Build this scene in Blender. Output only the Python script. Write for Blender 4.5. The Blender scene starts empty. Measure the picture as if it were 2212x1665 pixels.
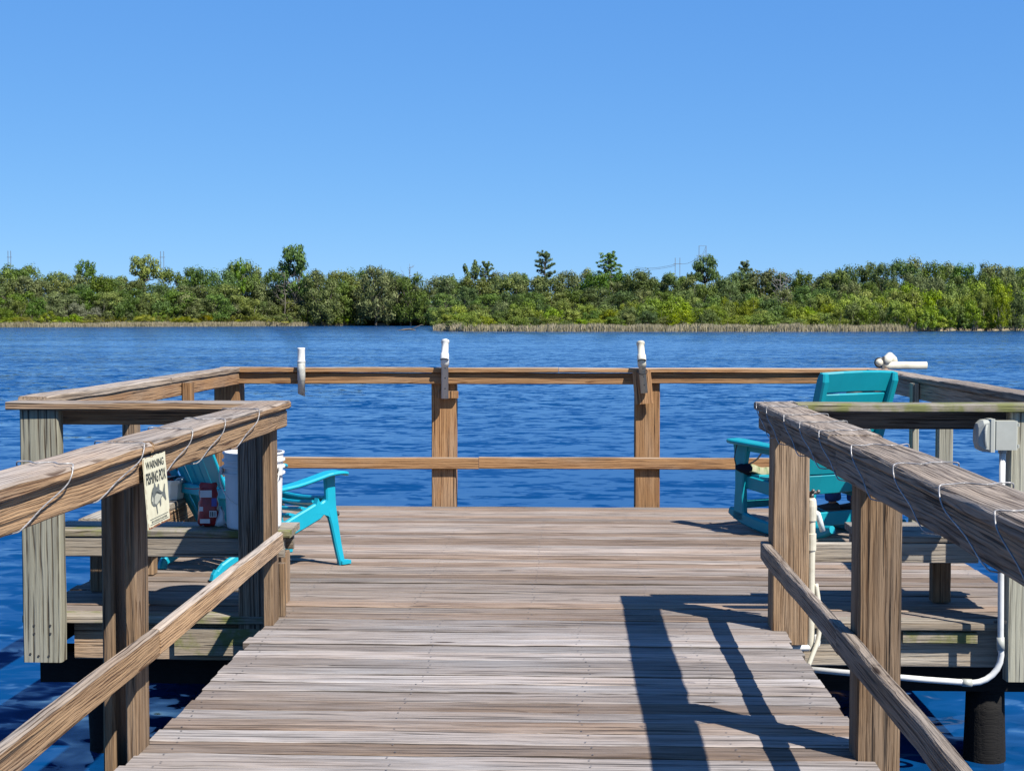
import bpy, bmesh, math, random
from mathutils import Vector, Matrix

R = math.radians
rnd = random.Random(7)
SC = bpy.context.scene
COL = SC.collection

# ------------------------------------------------------------------ camera
FPX = 3170.0                      # focal length in pixels of a 2211 px wide frame
PITCH, YAW = 2.60994, 2.31888
cam_d = bpy.data.cameras.new("camera")
cam_d.sensor_width = 36.0
cam_d.lens = 36.0 * FPX / 2211.0
cam_d.clip_start, cam_d.clip_end = 0.05, 12000.0
cam = bpy.data.objects.new("camera", cam_d)
COL.objects.link(cam)
cam.location = (0.0, 0.0, 1.46)
cam.rotation_euler = (R(90 - PITCH), 0.0, R(YAW))
SC.camera = cam

# ------------------------------------------------------------------ sky and sun
SUN = Vector((0.65, -0.62, 1.10)).normalized()          # towards the sun
sun_el = math.asin(SUN.z)
sun_az = math.atan2(SUN.x, SUN.y)
world = bpy.data.worlds.new("World")
SC.world = world
world.use_nodes = True
wn = world.node_tree
wn.nodes.clear()
wo = wn.nodes.new("ShaderNodeOutputWorld")
wb = wn.nodes.new("ShaderNodeBackground")
ws = wn.nodes.new("ShaderNodeTexSky")
ws.sky_type = 'NISHITA'
ws.sun_disc = False
ws.sun_elevation = sun_el
ws.sun_rotation = sun_az
ws.altitude = 0
ws.air_density = 0.5
ws.dust_density = 0.0
ws.ozone_density = 4.0
# the phone's even blue: one tone curve for each channel over the whole sky
sep = wn.nodes.new("ShaderNodeSeparateColor"); com = wn.nodes.new("ShaderNodeCombineColor")
wn.links.new(ws.outputs[0], sep.inputs[0])
for ch, (gam, gain) in enumerate(((0.66, 0.535), (0.46, 0.745), (0.24, 1.035))):
    pw = wn.nodes.new("ShaderNodeMath"); pw.operation = 'MULTIPLY'; pw.inputs[1].default_value = 0.1
    p2 = wn.nodes.new("ShaderNodeMath"); p2.operation = 'POWER'; p2.inputs[1].default_value = gam
    p3 = wn.nodes.new("ShaderNodeMath"); p3.operation = 'MULTIPLY'; p3.inputs[1].default_value = gain * 10.0
    wn.links.new(sep.outputs[ch], pw.inputs[0]); wn.links.new(pw.outputs[0], p2.inputs[0]); wn.links.new(p2.outputs[0], p3.inputs[0]); wn.links.new(p3.outputs[0], com.inputs[ch])
wn.links.new(com.outputs[0], wb.inputs[0])
wb.inputs[1].default_value = 0.050
wn.links.new(wb.outputs[0], wo.inputs[0])

sl = bpy.data.lights.new("sun", 'SUN')
sl.energy = 5.0
sl.angle = R(0.53)
sl.color = (1.0, 0.95, 0.86)
so = bpy.data.objects.new("sun", sl)
COL.objects.link(so)
so.location = (20, -20, 40)
so.rotation_euler = SUN.to_track_quat('Z', 'Y').to_euler()

SC.view_settings.view_transform = 'Standard'
SC.view_settings.look = 'None'
SC.view_settings.exposure = 1.0      # the photograph is exposed well up
SC.view_settings.gamma = 1.0
SC.view_settings.use_curve_mapping = False
SC.render.engine = 'CYCLES'
SC.cycles.use_denoising = True
SC.cycles.max_bounces = 6
SC.cycles.diffuse_bounces = 3
SC.cycles.transparent_max_bounces = 4

# ------------------------------------------------------------------ helpers
OFF = {}

def tag(o, label=None, cat=None, group=None, kind=None):
    if label: o['label'] = label
    if cat: o['category'] = cat
    if group: o['group'] = group
    if kind: o['kind'] = kind
    return o

def empty(name, loc=(0, 0, 0), rz=0.0, label=None, cat=None, group=None, kind=None):
    o = bpy.data.objects.new(name, None)
    o.empty_display_size = 0.1
    COL.objects.link(o)
    o.location = loc
    o.rotation_euler = (0, 0, rz)
    OFF[o.name] = Vector(loc) if rz == 0.0 else Vector((0, 0, 0))
    return tag(o, label, cat, group, kind)

def link(name, me, mat, parent=None, mtx=None, local=False):
    o = bpy.data.objects.new(name, me)
    COL.objects.link(o)
    if mat is not None and len(me.materials) == 0:
        me.materials.append(mat)
    M = mtx or Matrix.Identity(4)
    if parent is not None:
        o.parent = parent
        if not local:
            M = Matrix.Translation(-OFF.get(parent.name, Vector((0, 0, 0)))) @ M
    o.matrix_basis = M
    return o

def mk(name, verts, faces, smooth=False):
    me = bpy.data.meshes.new(name)
    me.from_pydata([tuple(v) for v in verts], [], faces)
    me.update()
    if smooth:
        me.polygons.foreach_set('use_smooth', [True] * len(me.polygons))
    return me

class MB:
    """collects geometry of ONE mesh"""
    def __init__(s): s.v, s.f = [], []
    def add(s, vs, fs):
        n = len(s.v)
        s.v += [Vector(v) for v in vs]
        s.f += [tuple(i + n for i in f) for f in fs]
    def loft(s, rings, caps=True, closed=True):
        n = len(rings[0]); vs = [p for r in rings for p in r]; fs = []
        for i in range(len(rings) - 1):
            for j in range(n if closed else n - 1):
                k = (j + 1) % n
                fs.append((i * n + j, i * n + k, (i + 1) * n + k, (i + 1) * n + j))
        if caps and closed:
            fs.append(tuple(range(n - 1, -1, -1)))
            fs.append(tuple((len(rings) - 1) * n + j for j in range(n)))
        s.add(vs, fs)
    def box(s, c, sx, sy, sz, ch=0.0):
        c = Vector(c)
        s.loft([rect(c + Vector((0, 0, -sz / 2)), (1, 0, 0), (0, 1, 0), sx, sy, ch),
                rect(c + Vector((0, 0, sz / 2)), (1, 0, 0), (0, 1, 0), sx, sy, ch)])
    def bar(s, pts, w, t, up=(0, 0, 1), ch=0.004):
        """rectangular bar along a polyline; w / t numbers or lists"""
        pts = [Vector(p) for p in pts]; rings = []
        for i, p in enumerate(pts):
            d = (pts[min(i + 1, len(pts) - 1)] - pts[max(i - 1, 0)]).normalized()
            side = d.cross(Vector(up)).normalized(); u = side.cross(d).normalized()
            ww = w[i] if isinstance(w, (list, tuple)) else w
            tt = t[i] if isinstance(t, (list, tuple)) else t
            rings.append(rect(p, side, u, ww, tt, ch))
        s.loft(rings)
    def tube(s, pts, r, n=10, caps=True):
        pts = [Vector(p) for p in pts]; rings = []; prev = None
        for i, p in enumerate(pts):
            d = (pts[min(i + 1, len(pts) - 1)] - pts[max(i - 1, 0)]).normalized()
            if prev is None:
                a = Vector((0, 0, 1)) if abs(d.z) < 0.9 else Vector((1, 0, 0))
                u = d.cross(a).normalized()
            else:
                u = (prev - d * prev.dot(d)).normalized()
            prev = u; v = d.cross(u)
            rr = r[i] if isinstance(r, (list, tuple)) else r
            rings.append([p + (u * math.cos(2 * math.pi * k / n) + v * math.sin(2 * math.pi * k / n)) * rr for k in range(n)])
        s.loft(rings, caps)
    def lathe(s, prof, c=(0, 0, 0), n=28, cap0=True, cap1=True):
        c = Vector(c)
        rings = [[c + Vector((r * math.cos(2 * math.pi * k / n), r * math.sin(2 * math.pi * k / n), z)) for k in range(n)] for r, z in prof]
        m = len(s.v)
        s.loft(rings, caps=False)
        if cap0: s.f.append(tuple(m + j for j in range(n - 1, -1, -1)))
        if cap1: s.f.append(tuple(m + (len(rings) - 1) * n + j for j in range(n)))
    def ball(s, c, rx, ry=None, rz=None, n=10, m=7):
        c = Vector(c); ry = ry or rx; rz = rz or rx
        rings = []
        for i in range(1, m):
            th = math.pi * i / m
            rings.append([c + Vector((rx * math.sin(th) * math.cos(2 * math.pi * k / n), ry * math.sin(th) * math.sin(2 * math.pi * k / n), -rz * math.cos(th))) for k in range(n)])
        s.loft(rings)
    def mesh(s, name, smooth=False): return mk(name, s.v, s.f, smooth)
    def build(s, name, mat, parent=None, smooth=False, local=False, mtx=None):
        return link(name, s.mesh(name, smooth), mat, parent, mtx, local)

def rect(c, u, v, w, t, ch=0.0):
    c, u, v = Vector(c), Vector(u).normalized(), Vector(v).normalized()
    a, b = w / 2, t / 2
    ch = min(ch, a * 0.9, b * 0.9)
    if ch <= 0:
        return [c - u * a - v * b, c + u * a - v * b, c + u * a + v * b, c - u * a + v * b]
    return [c + u * x + v * y for x, y in ((-a + ch, -b), (a - ch, -b), (a, -b + ch), (a, b - ch), (a - ch, b), (-a + ch, b), (-a, b - ch), (-a, -b + ch))]

def plank_mesh(name, L, w, t, seed, seg=10, wob=0.0015, ch=0.004, bow=0.0):
    """a sawn board along local X, uneven along its edges"""
    r = random.Random(seed); rings = []
    e = [[0.0] * 4 for _ in range(seg + 1)]
    ph = [r.uniform(0, 6.28) for _ in range(4)]
    for i in range(seg + 1):
        x = -L / 2 + L * i / seg
        q = [wob * (math.sin(ph[k] + x * (2.1 + k)) + r.uniform(-0.6, 0.6)) for k in range(4)]
        a0, a1 = -w / 2 + q[0], w / 2 + q[1]
        b0, b1 = -t / 2 + q[2] * 0.4, t / 2 + q[3] * 0.5
        c = ch * r.uniform(0.7, 1.5)
        bz = bow * math.sin(math.pi * i / seg)
        rings.append([Vector((x, y, z + bz)) for y, z in ((a0 + c, b0), (a1 - c, b0), (a1, b0 + c), (a1, b1 - c), (a1 - c, b1), (a0 + c, b1), (a0, b1 - c), (a0, b0 + c))])
    m = MB(); m.loft(rings)
    return m.mesh(name)

def frame_mtx(a, b, up=(0, 0, 1)):
    a, b = Vector(a), Vector(b)
    X = (b - a).normalized()
    Y = Vector(up).cross(X).normalized()
    Z = X.cross(Y)
    M = Matrix((X, Y, Z)).transposed().to_4x4()
    M.translation = (a + b) / 2
    return M

_bc = [0]
def board(name, parent, a, b, w, t, mat, up=(0, 0, 1), wob=0.0014, ch=0.005, seg=None, local=False, bow=0.0):
    _bc[0] += 1
    L = (Vector(b) - Vector(a)).length
    me = plank_mesh(name, L, w, t, 1000 + _bc[0], seg or max(4, int(L / 0.22)), wob, ch, bow)
    return link(name, me, mat, parent, frame_mtx(a, b, up), local)

def bbox(name, parent, x, y, z, mat, axis, **k):
    """board filling the box x,y,z (ranges) with its grain along 'axis'"""
    c = [(x[0] + x[1]) / 2, (y[0] + y[1]) / 2, (z[0] + z[1]) / 2]
    d = [x[1] - x[0], y[1] - y[0], z[1] - z[0]]
    i = 'xyz'.index(axis)
    a, b = list(c), list(c)
    a[i] -= d[i] / 2; b[i] += d[i] / 2
    if axis == 'x': return board(name, parent, a, b, d[1], d[2], mat, (0, 0, 1), **k)
    if axis == 'y': return board(name, parent, a, b, d[0], d[2], mat, (0, 0, 1), **k)
    return board(name, parent, a, b, d[0], d[1], mat, (0, 1, 0), **k)

# ------------------------------------------------------------------ node helpers
class NT:
    def __init__(s, name):
        s.m = bpy.data.materials.new(name); s.m.use_nodes = True
        s.t = s.m.node_tree; s.t.nodes.clear()
        s.out = s.t.nodes.new("ShaderNodeOutputMaterial")
        s.b = s.t.nodes.new("ShaderNodeBsdfPrincipled")
        s.t.links.new(s.b.outputs[0], s.out.inputs[0])
    def n(s, typ, **k):
        nd = s.t.nodes.new(typ)
        for a, b in k.items(): setattr(nd, a, b)
        return nd
    def l(s, a, b): s.t.links.new(a, b)
    def inp(s, sock, v):
        if hasattr(v, 'is_linked') or isinstance(v, bpy.types.NodeSocket): s.l(v, sock)
        else: sock.default_value = v
    def math(s, op, a, b=0.0, c=None, clamp=False):
        nd = s.n("ShaderNodeMath", operation=op, use_clamp=clamp)
        s.inp(nd.inputs[0], a); s.inp(nd.inputs[1], b)
        if c is not None: s.inp(nd.inputs[2], c)
        return nd.outputs[0]
    def noise(s, vec, scale, detail=3.0, rough=0.55, dist=0.0):
        nd = s.n("ShaderNodeTexNoise")
        s.l(vec, nd.inputs['Vector'])
        nd.inputs['Scale'].default_value = scale; nd.inputs['Detail'].default_value = detail
        nd.inputs['Roughness'].default_value = rough; nd.inputs['Distortion'].default_value = dist
        return nd.outputs[0]
    def mapping(s, vec, scale=(1, 1, 1), loc=(0, 0, 0)):
        nd = s.n("ShaderNodeMapping")
        s.l(vec, nd.inputs[0]); nd.inputs['Scale'].default_value = scale; nd.inputs['Location'].default_value = loc
        return nd.outputs[0]
    def ramp(s, f, stops, interp='LINEAR'):
        nd = s.n("ShaderNodeValToRGB"); nd.color_ramp.interpolation = interp
        el = nd.color_ramp.elements
        while len(el) < len(stops): el.new(0.5)
        for e, (p, c) in zip(el, stops):
            e.position = p; e.color = (c[0], c[1], c[2], 1) if not isinstance(c, (int, float)) else (c, c, c, 1)
        s.inp(nd.inputs[0], f)
        return nd.outputs[0]
    def mix(s, f, a, b, typ='MIX'):
        nd = s.n("ShaderNodeMix", data_type='RGBA', blend_type=typ)
        s.inp(nd.inputs[0], f)
        for sock, v in ((nd.inputs[6], a), (nd.inputs[7], b)):
            if isinstance(v, bpy.types.NodeSocket): s.l(v, sock)
            else: sock.default_value = (*v, 1) if len(v) == 3 else v
        return nd.outputs[2]
    def bump(s, h, strength=0.3, dist=0.01, normal=None):
        nd = s.n("ShaderNodeBump")
        s.l(h, nd.inputs['Height']); nd.inputs['Strength'].default_value = strength; nd.inputs['Distance'].default_value = dist
        if normal is not None: s.l(normal, nd.inputs['Normal'])
        return nd.outputs[0]

ALB = 0.585
def k_(c, k=None): return tuple(x * (ALB if k is None else k) for x in c)

def wood(name, light, dark, grey, grey_amt=0.4, top_grey=0.5, ringf=90.0, contrast=1.0, moss=0.0, streak=0.5, rough=0.85, brown_boards=0.0, black=0.0, cracks=0.655, edge=0.0):
    light, dark, grey = k_(light), k_(dark), k_(grey)
    s = NT(name)
    tc = s.n("ShaderNodeTexCoord"); oi = s.n("ShaderNodeObjectInfo")
    off = s.n("ShaderNodeVectorMath", operation='SCALE')
    cmb = s.n("ShaderNodeCombineXYZ")
    s.l(oi.outputs['Random'], cmb.inputs[0])
    s.l(s.math('FRACT', s.math('MULTIPLY', oi.outputs['Random'], 17.31)), cmb.inputs[1])
    s.l(s.math('FRACT', s.math('MULTIPLY', oi.outputs['Random'], 53.7)), cmb.inputs[2])
    s.l(cmb.outputs[0], off.inputs[0]); off.inputs['Scale'].default_value = 37.0
    add = s.n("ShaderNodeVectorMath", operation='ADD')
    s.l(tc.outputs['Object'], add.inputs[0]); s.l(off.outputs[0], add.inputs[1])
    P = add.outputs[0]
    # knots: sparse stretched cells that push the growth rings aside
    vor = s.n("ShaderNodeTexVoronoi", feature='F1')
    s.l(s.mapping(P, (1.15, 5.0, 5.0)), vor.inputs['Vector'])
    vor.inputs['Scale'].default_value = 1.0
    kd = vor.outputs['Distance']
    kn = s.ramp(kd, [(0.0, 1.0), (0.30, 0.0)], 'EASE')
    knot = s.ramp(kd, [(0.045, 1.0), (0.085, 0.0)], 'EASE')
    # rings round a pith that lies outside the board and wanders along it
    sx = s.n("ShaderNodeSeparateXYZ"); s.l(tc.outputs['Object'], sx.inputs[0])
    wv = s.noise(s.mapping(P, (0.9, 2.2, 2.2)), 1.0, 2.0)
    wv2 = s.noise(s.mapping(P, (3.0, 9.0, 9.0)), 1.0, 2.0)
    r1 = s.math('FRACT', s.math('MULTIPLY', oi.outputs['Random'], 91.7))
    r2 = s.math('FRACT', s.math('MULTIPLY', oi.outputs['Random'], 29.3))
    yy = s.math('ADD', sx.outputs[1], s.math('MULTIPLY_ADD', wv, 0.055, s.math('MULTIPLY_ADD', r1, 0.14, -0.10)))
    zz = s.math('ADD', sx.outputs[2], s.math('MULTIPLY_ADD', wv2, 0.016, s.math('MULTIPLY_ADD', r2, 0.06, 0.005)))
    rad = s.math('SQRT', s.math('ADD', s.math('MULTIPLY', yy, yy), s.math('MULTIPLY', zz, zz)))
    rad = s.math('ADD', rad, s.math('MULTIPLY', kn, 0.022))
    ring = s.math('FRACT', s.math('MULTIPLY', rad, ringf))
    ringc = s.ramp(ring, [(0.0, 0.10), (0.30, 0.0), (0.62, 0.12), (0.88, 1.0), (0.97, 0.9), (1.0, 0.10)])
    ringc = s.math('MULTIPLY', ringc, s.ramp(s.noise(s.mapping(P, (4.0, 40.0, 40.0)), 1.0, 2.0), [(0.35, 0.25), (0.6, 1.0)]))
    fib = s.noise(s.mapping(P, (5.5, 150.0, 150.0)), 1.0, 3.0, 0.6)
    stk = s.noise(s.mapping(P, (1.5, 30.0, 30.0)), 1.0, 5.0, 0.7)
    blot = s.noise(s.mapping(P, (1.1, 5.0, 5.0)), 1.0, 3.0)
    fine = s.noise(s.mapping(P, (2.3, 85.0, 85.0)), 1.0, 4.0, 0.65)
    finec = s.ramp(fine, [(0.46, 0.0), (0.66, 1.0)])
    crk = s.noise(s.mapping(P, (1.1, 60.0, 60.0), (3, 1, 7)), 1.0, 2.0, 0.5)
    crack = s.ramp(crk, [(cracks, 0.0), (cracks + 0.035, 1.0)])
    f = s.math('ADD', s.math('MULTIPLY', ringc, s.math('MULTIPLY_ADD', r1, 0.75 * contrast, 0.20 * contrast)), s.math('MULTIPLY', s.math('SUBTRACT', fib, 0.5), 0.9))
    f = s.math('ADD', f, s.math('MULTIPLY', finec, 0.70 * streak))
    f = s.math('ADD', f, s.math('MULTIPLY', s.math('SUBTRACT', stk, 0.45), 1.7 * streak), clamp=True)
    col = s.ramp(f, [(0.0, light), (0.5, tuple(0.55 * a + 0.45 * b for a, b in zip(light, dark))), (1.0, dark)])
    dg = (grey[0] * 0.30, grey[1] * 0.25, grey[2] * 0.21)
    gcol = s.ramp(f, [(0.0, tuple(min(1, c * 1.28) for c in grey)), (0.55, tuple(c * 0.8 for c in grey)), (1.0, dg)])
    geo = s.n("ShaderNodeNewGeometry")
    gz = s.n("ShaderNodeSeparateXYZ"); s.l(geo.outputs['True Normal'], gz.inputs[0])
    up = s.math('GREATER_THAN', gz.outputs[2], 0.5)
    gm = s.math('MULTIPLY_ADD', up, top_grey, grey_amt)
    gm = s.math('ADD', gm, s.math('MULTIPLY', s.math('SUBTRACT', blot, 0.5), 1.5))
    gm = s.math('SUBTRACT', gm, s.math('MULTIPLY', s.math('GREATER_THAN', r1, 1.0 - max(brown_boards, 0.0001)), 0.55), clamp=True)
    col = s.mix(gm, col, gcol)
    col = s.mix(knot, col, tuple(c * 0.5 for c in dark))
    col = s.mix(s.math('MULTIPLY', crack, 0.8), col, (0.028, 0.022, 0.018))
    val = s.math('MULTIPLY_ADD', r2, 0.52, 0.68)
    hsv = s.n("ShaderNodeHueSaturation"); s.l(col, hsv.inputs['Color']); s.l(val, hsv.inputs['Value'])
    col = hsv.outputs[0]
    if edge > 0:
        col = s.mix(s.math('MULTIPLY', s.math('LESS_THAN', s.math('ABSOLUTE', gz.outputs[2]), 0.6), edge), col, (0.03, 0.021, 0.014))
    if moss > 0:
        mn = s.noise(P, 7.0, 4.0, 0.65)
        mm = s.ramp(mn, [(0.62 - 0.3 * moss, 0.0), (0.72 - 0.2 * moss, 1.0)])
        col = s.mix(s.math('MULTIPLY', mm, 0.8), col, (0.12, 0.13, 0.03))
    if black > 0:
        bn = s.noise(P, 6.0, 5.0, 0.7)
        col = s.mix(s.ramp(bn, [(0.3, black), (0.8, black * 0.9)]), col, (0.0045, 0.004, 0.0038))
    s.l(col, s.b.inputs['Base Color'])
    s.b.inputs['Roughness'].default_value = rough
    s.b.inputs['Specular IOR Level'].default_value = 0.25
    h = s.math('SUBTRACT', s.math('MULTIPLY', fib, 0.8), s.math('ADD', s.math('MULTIPLY', f, 0.8), s.math('MULTIPLY', crack, 1.2)))
    # weather checks: thin dark cracks along the grain
    s.l(s.bump(h, 0.8, 0.006), s.b.inputs['Normal'])
    return s.m

def plain(name, col, rough=0.5, var=0.0, scale=20.0, spec=0.5, bump=0.0, dirt=None, dirt_amt=0.3, sub=0.0, metal=0.0):
    col = k_(col, 0.70 if sum(col) > 1.2 else 0.60)
    if dirt: dirt = k_(dirt)
    s = NT(name)
    tc = s.n("ShaderNodeTexCoord")
    n1 = s.noise(tc.outputs['Object'], scale, 4.0, 0.6)
    c = s.mix(s.ramp(n1, [(0.3, 0.0), (0.7, 1.0)]), tuple(x * (1 - var) for x in col), tuple(min(1, x * (1 + var)) for x in col))
    if dirt:
        n2 = s.noise(tc.outputs['Object'], scale * 0.35, 5.0, 0.7)
        c = s.mix(s.math('MULTIPLY', s.ramp(n2, [(0.5, 0.0), (0.68, 1.0)]), dirt_amt), c, dirt)
    s.l(c, s.b.inputs['Base Color'])
    s.l(s.math('MULTIPLY_ADD', n1, 0.15, rough - 0.07), s.b.inputs['Roughness'])
    s.b.inputs['Specular IOR Level'].default_value = spec
    s.b.inputs['Metallic'].default_value = metal
    if sub > 0:
        s.b.inputs['Subsurface Weight'].default_value = sub
        s.b.inputs['Subsurface Radius'].default_value = (0.01, 0.008, 0.006)
    if bump > 0:
        s.l(s.bump(n1, bump, 0.003), s.b.inputs['Normal'])
    return s.m

def leafmat(name, c1, c2, c3, trans=0.25):
    c1, c2, c3 = k_(c1, 0.52), k_(c2, 0.66), k_(c3, 0.76)
    s = NT(name)
    tc = s.n("ShaderNodeTexCoord"); oi = s.n("ShaderNodeObjectInfo")
    geo = s.n("ShaderNodeNewGeometry")
    n1 = s.noise(tc.outputs['Object'], 0.55, 3.0)
    rp = s.math('ADD', s.math('MULTIPLY', geo.outputs['Random Per Island'], 0.30), s.math('MULTIPLY_ADD', n1, 1.5, -0.42), clamp=True)
    col = s.ramp(rp, [(0.0, c1), (0.5, c2), (1.0, c3)])
    hsv = s.n("ShaderNodeHueSaturation"); s.l(col, hsv.inputs['Color'])
    s.l(s.math('MULTIPLY_ADD', oi.outputs['Random'], 0.035, 0.485), hsv.inputs['Hue'])
    s.l(s.math('MULTIPLY_ADD', s.math('FRACT', s.math('MULTIPLY', oi.outputs['Random'], 13.7)), 0.55, 0.75), hsv.inputs['Value'])
    s.l(s.math('MULTIPLY_ADD', s.math('FRACT', s.math('MULTIPLY', oi.outputs['Random'], 71.3)), 0.3, 0.9), hsv.inputs['Saturation'])
    col = hsv.outputs[0]
    s.l(col, s.b.inputs['Base Color'])
    s.b.inputs['Roughness'].default_value = 0.6
    s.b.inputs['Specular IOR Level'].default_value = 0.25
    tr = s.n("ShaderNodeBsdfTranslucent"); s.l(col, tr.inputs[0])
    mx = s.n("ShaderNodeMixShader"); mx.inputs[0].default_value = trans
    s.l(s.b.outputs[0], mx.inputs[1]); s.l(tr.outputs[0], mx.inputs[2]); s.l(mx.outputs[0], s.out.inputs[0])
    return s.m

# ------------------------------------------------------------------ materials
M = {}
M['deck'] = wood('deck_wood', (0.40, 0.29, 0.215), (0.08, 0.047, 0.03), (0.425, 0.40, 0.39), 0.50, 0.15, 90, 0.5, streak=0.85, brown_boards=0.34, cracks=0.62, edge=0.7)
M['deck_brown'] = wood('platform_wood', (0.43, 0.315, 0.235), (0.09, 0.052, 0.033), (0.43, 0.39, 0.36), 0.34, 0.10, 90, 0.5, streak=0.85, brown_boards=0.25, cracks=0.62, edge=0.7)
M['rail'] = wood('rail_wood', (0.56, 0.36, 0.20), (0.12, 0.055, 0.025), (0.40, 0.355, 0.315), 0.02, 0.74, 115, 1.25, streak=0.7, cracks=0.645)
M['rail_grey'] = wood('rail_wood_grey', (0.46, 0.325, 0.205), (0.10, 0.056, 0.03), (0.385, 0.33, 0.28), 0.42, 0.35, 115, 1.1, streak=0.85, cracks=0.64)
M['post'] = wood('post_wood', (0.48, 0.31, 0.175), (0.15, 0.075, 0.034), (0.38, 0.325, 0.265), 0.16, 0.4, 105, 1.0, streak=0.85)
M['post_pale'] = wood('post_wood_pale', (0.42, 0.40, 0.29), (0.13, 0.10, 0.065), (0.42, 0.41, 0.34), 0.45, 0.2, 38, 1.7, streak=0.4)
M['orange'] = wood('far_rail_wood', (0.56, 0.315, 0.145), (0.20, 0.08, 0.03), (0.42, 0.35, 0.28), 0.05, 0.7, 105, 0.9, streak=0.75)
M['mossy'] = wood('mossy_wood', (0.40, 0.32, 0.22), (0.13, 0.085, 0.05), (0.38, 0.345, 0.29), 0.4, 0.3, 70, 1.0, moss=0.55, streak=0.6)
M['bench'] = wood('bench_wood', (0.43, 0.33, 0.22), (0.17, 0.11, 0.065), (0.44, 0.405, 0.35), 0.5, 0.3, 70, 0.9, streak=0.7)
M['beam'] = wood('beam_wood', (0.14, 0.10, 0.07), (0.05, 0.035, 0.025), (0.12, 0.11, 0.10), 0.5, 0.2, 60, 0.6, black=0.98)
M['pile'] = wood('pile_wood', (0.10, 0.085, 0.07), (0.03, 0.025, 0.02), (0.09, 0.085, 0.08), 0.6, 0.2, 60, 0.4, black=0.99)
M['nail'] = plain('nail_steel', (0.22, 0.21, 0.20), 0.45, 0.3, 80, metal=0.6)
M['screw'] = plain('screw_dark', (0.06, 0.055, 0.05), 0.5, 0.2, 90)
M['pvc'] = plain('pvc_white', (0.80, 0.80, 0.77), 0.38, 0.03, 30, dirt=(0.45, 0.42, 0.34), dirt_amt=0.25)
M['pvc_old'] = plain('pvc_cream', (0.72, 0.68, 0.55), 0.45, 0.06, 25, dirt=(0.35, 0.31, 0.22), dirt_amt=0.35)
M['pvc_dirty'] = plain('pvc_stained', (0.62, 0.62, 0.56), 0.55, 0.12, 35, dirt=(0.20, 0.18, 0.14), dirt_amt=0.75)
M['black'] = plain('black_rubber', (0.015, 0.015, 0.016), 0.5, 0.2, 40)
M['cord'] = plain('clear_cord', (0.34, 0.33, 0.33), 0.25, 0.5, 25)
M['teal'] = plain('turquoise_resin', (0.006, 0.43, 0.60), 0.42, 0.05, 6, spec=0.4)
M['teal2'] = plain('teal_poly', (0.004, 0.36, 0.45), 0.46, 0.06, 6, spec=0.35, bump=0.05)
M['bucket'] = plain('bucket_plastic', (0.83, 0.84, 0.85), 0.4, 0.02, 8, sub=0.25)
M['tote'] = plain('tote_plastic', (0.74, 0.80, 0.78), 0.42, 0.03, 10, sub=0.15)
M['grey_pl'] = plain('grey_plastic', (0.46, 0.47, 0.42), 0.5, 0.05, 12, dirt=(0.3, 0.29, 0.24), dirt_amt=0.2)
M['red'] = plain('red_film', (0.42, 0.02, 0.025), 0.32, 0.45, 22, bump=0.5)
M['redlight'] = plain('red_plastic', (0.62, 0.07, 0.06), 0.4, 0.1, 20)
M['white_film'] = plain('white_film', (0.74, 0.73, 0.73), 0.4, 0.1, 25, bump=0.3)
M['blue_film'] = plain('blue_film', (0.07, 0.08, 0.38), 0.4, 0.15, 25)
M['sign'] = plain('sign_enamel', (0.80, 0.76, 0.55), 0.5, 0.05, 30, dirt=(0.62, 0.50, 0.30), dirt_amt=0.25)
M['rust'] = plain('sign_rust', (0.32, 0.11, 0.03), 0.8, 0.5, 90)
M['ink'] = plain('sign_ink', (0.035, 0.045, 0.04), 0.6, 0.2, 60)
M['ink2'] = plain('sign_ink_grey', (0.17, 0.185, 0.165), 0.6, 0.2, 90)
M['ink3'] = plain('sign_ink_pale', (0.50, 0.50, 0.40), 0.6, 0.1, 90)
M['denim'] = plain('denim', (0.06, 0.12, 0.32), 0.9, 0.45, 14, spec=0.1, bump=0.3)
M['shirt'] = plain('dark_shirt', (0.03, 0.035, 0.05), 0.9, 0.2, 20, spec=0.1)
M['skin'] = plain('skin', (0.50, 0.29, 0.20), 0.55, 0.06, 14, sub=0.1)
M['hair'] = plain('hair_brown', (0.05, 0.03, 0.018), 0.6, 0.3, 60)
M['shoe'] = plain('brown_shoe', (0.075, 0.055, 0.045), 0.7, 0.3, 30)
M['sole'] = plain('shoe_sole', (0.22, 0.18, 0.14), 0.8, 0.2, 30)
M['cloth_navy'] = plain('navy_cloth', (0.012, 0.018, 0.035), 0.9, 0.2, 40, spec=0.1)
M['bark'] = plain('bark_grey', (0.20, 0.175, 0.15), 0.95, 0.35, 3, spec=0.1)
M['bark_pale'] = plain('bark_pale', (0.36, 0.33, 0.29), 0.95, 0.3, 3, spec=0.1)
M['steel'] = plain('pylon_steel', (0.16, 0.17, 0.19), 0.7, 0.1, 2)
M['oak'] = leafmat('oak_leaves', (0.045, 0.080, 0.018), (0.115, 0.180, 0.034), (0.215, 0.290, 0.070))
M['olive'] = leafmat('olive_leaves', (0.070, 0.100, 0.030), (0.160, 0.200, 0.055), (0.280, 0.310, 0.110))
M['mangrove'] = leafmat('mangrove_leaves', (0.090, 0.145, 0.018), (0.230, 0.305, 0.036), (0.400, 0.450, 0.075))
M['pine'] = leafmat('pine_needles', (0.060, 0.105, 0.035), (0.135, 0.200, 0.055), (0.240, 0.300, 0.095))
M['palmetto'] = leafmat('palmetto_fronds', (0.14, 0.165, 0.02), (0.27, 0.28, 0.03), (0.42, 0.36, 0.06))
M['moss'] = leafmat('grey_moss', (0.10, 0.115, 0.07), (0.18, 0.19, 0.12), (0.27, 0.275, 0.19))
s = NT('marsh_reeds')
tc = s.n("ShaderNodeTexCoord"); geo = s.n("ShaderNodeNewGeometry")
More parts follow.
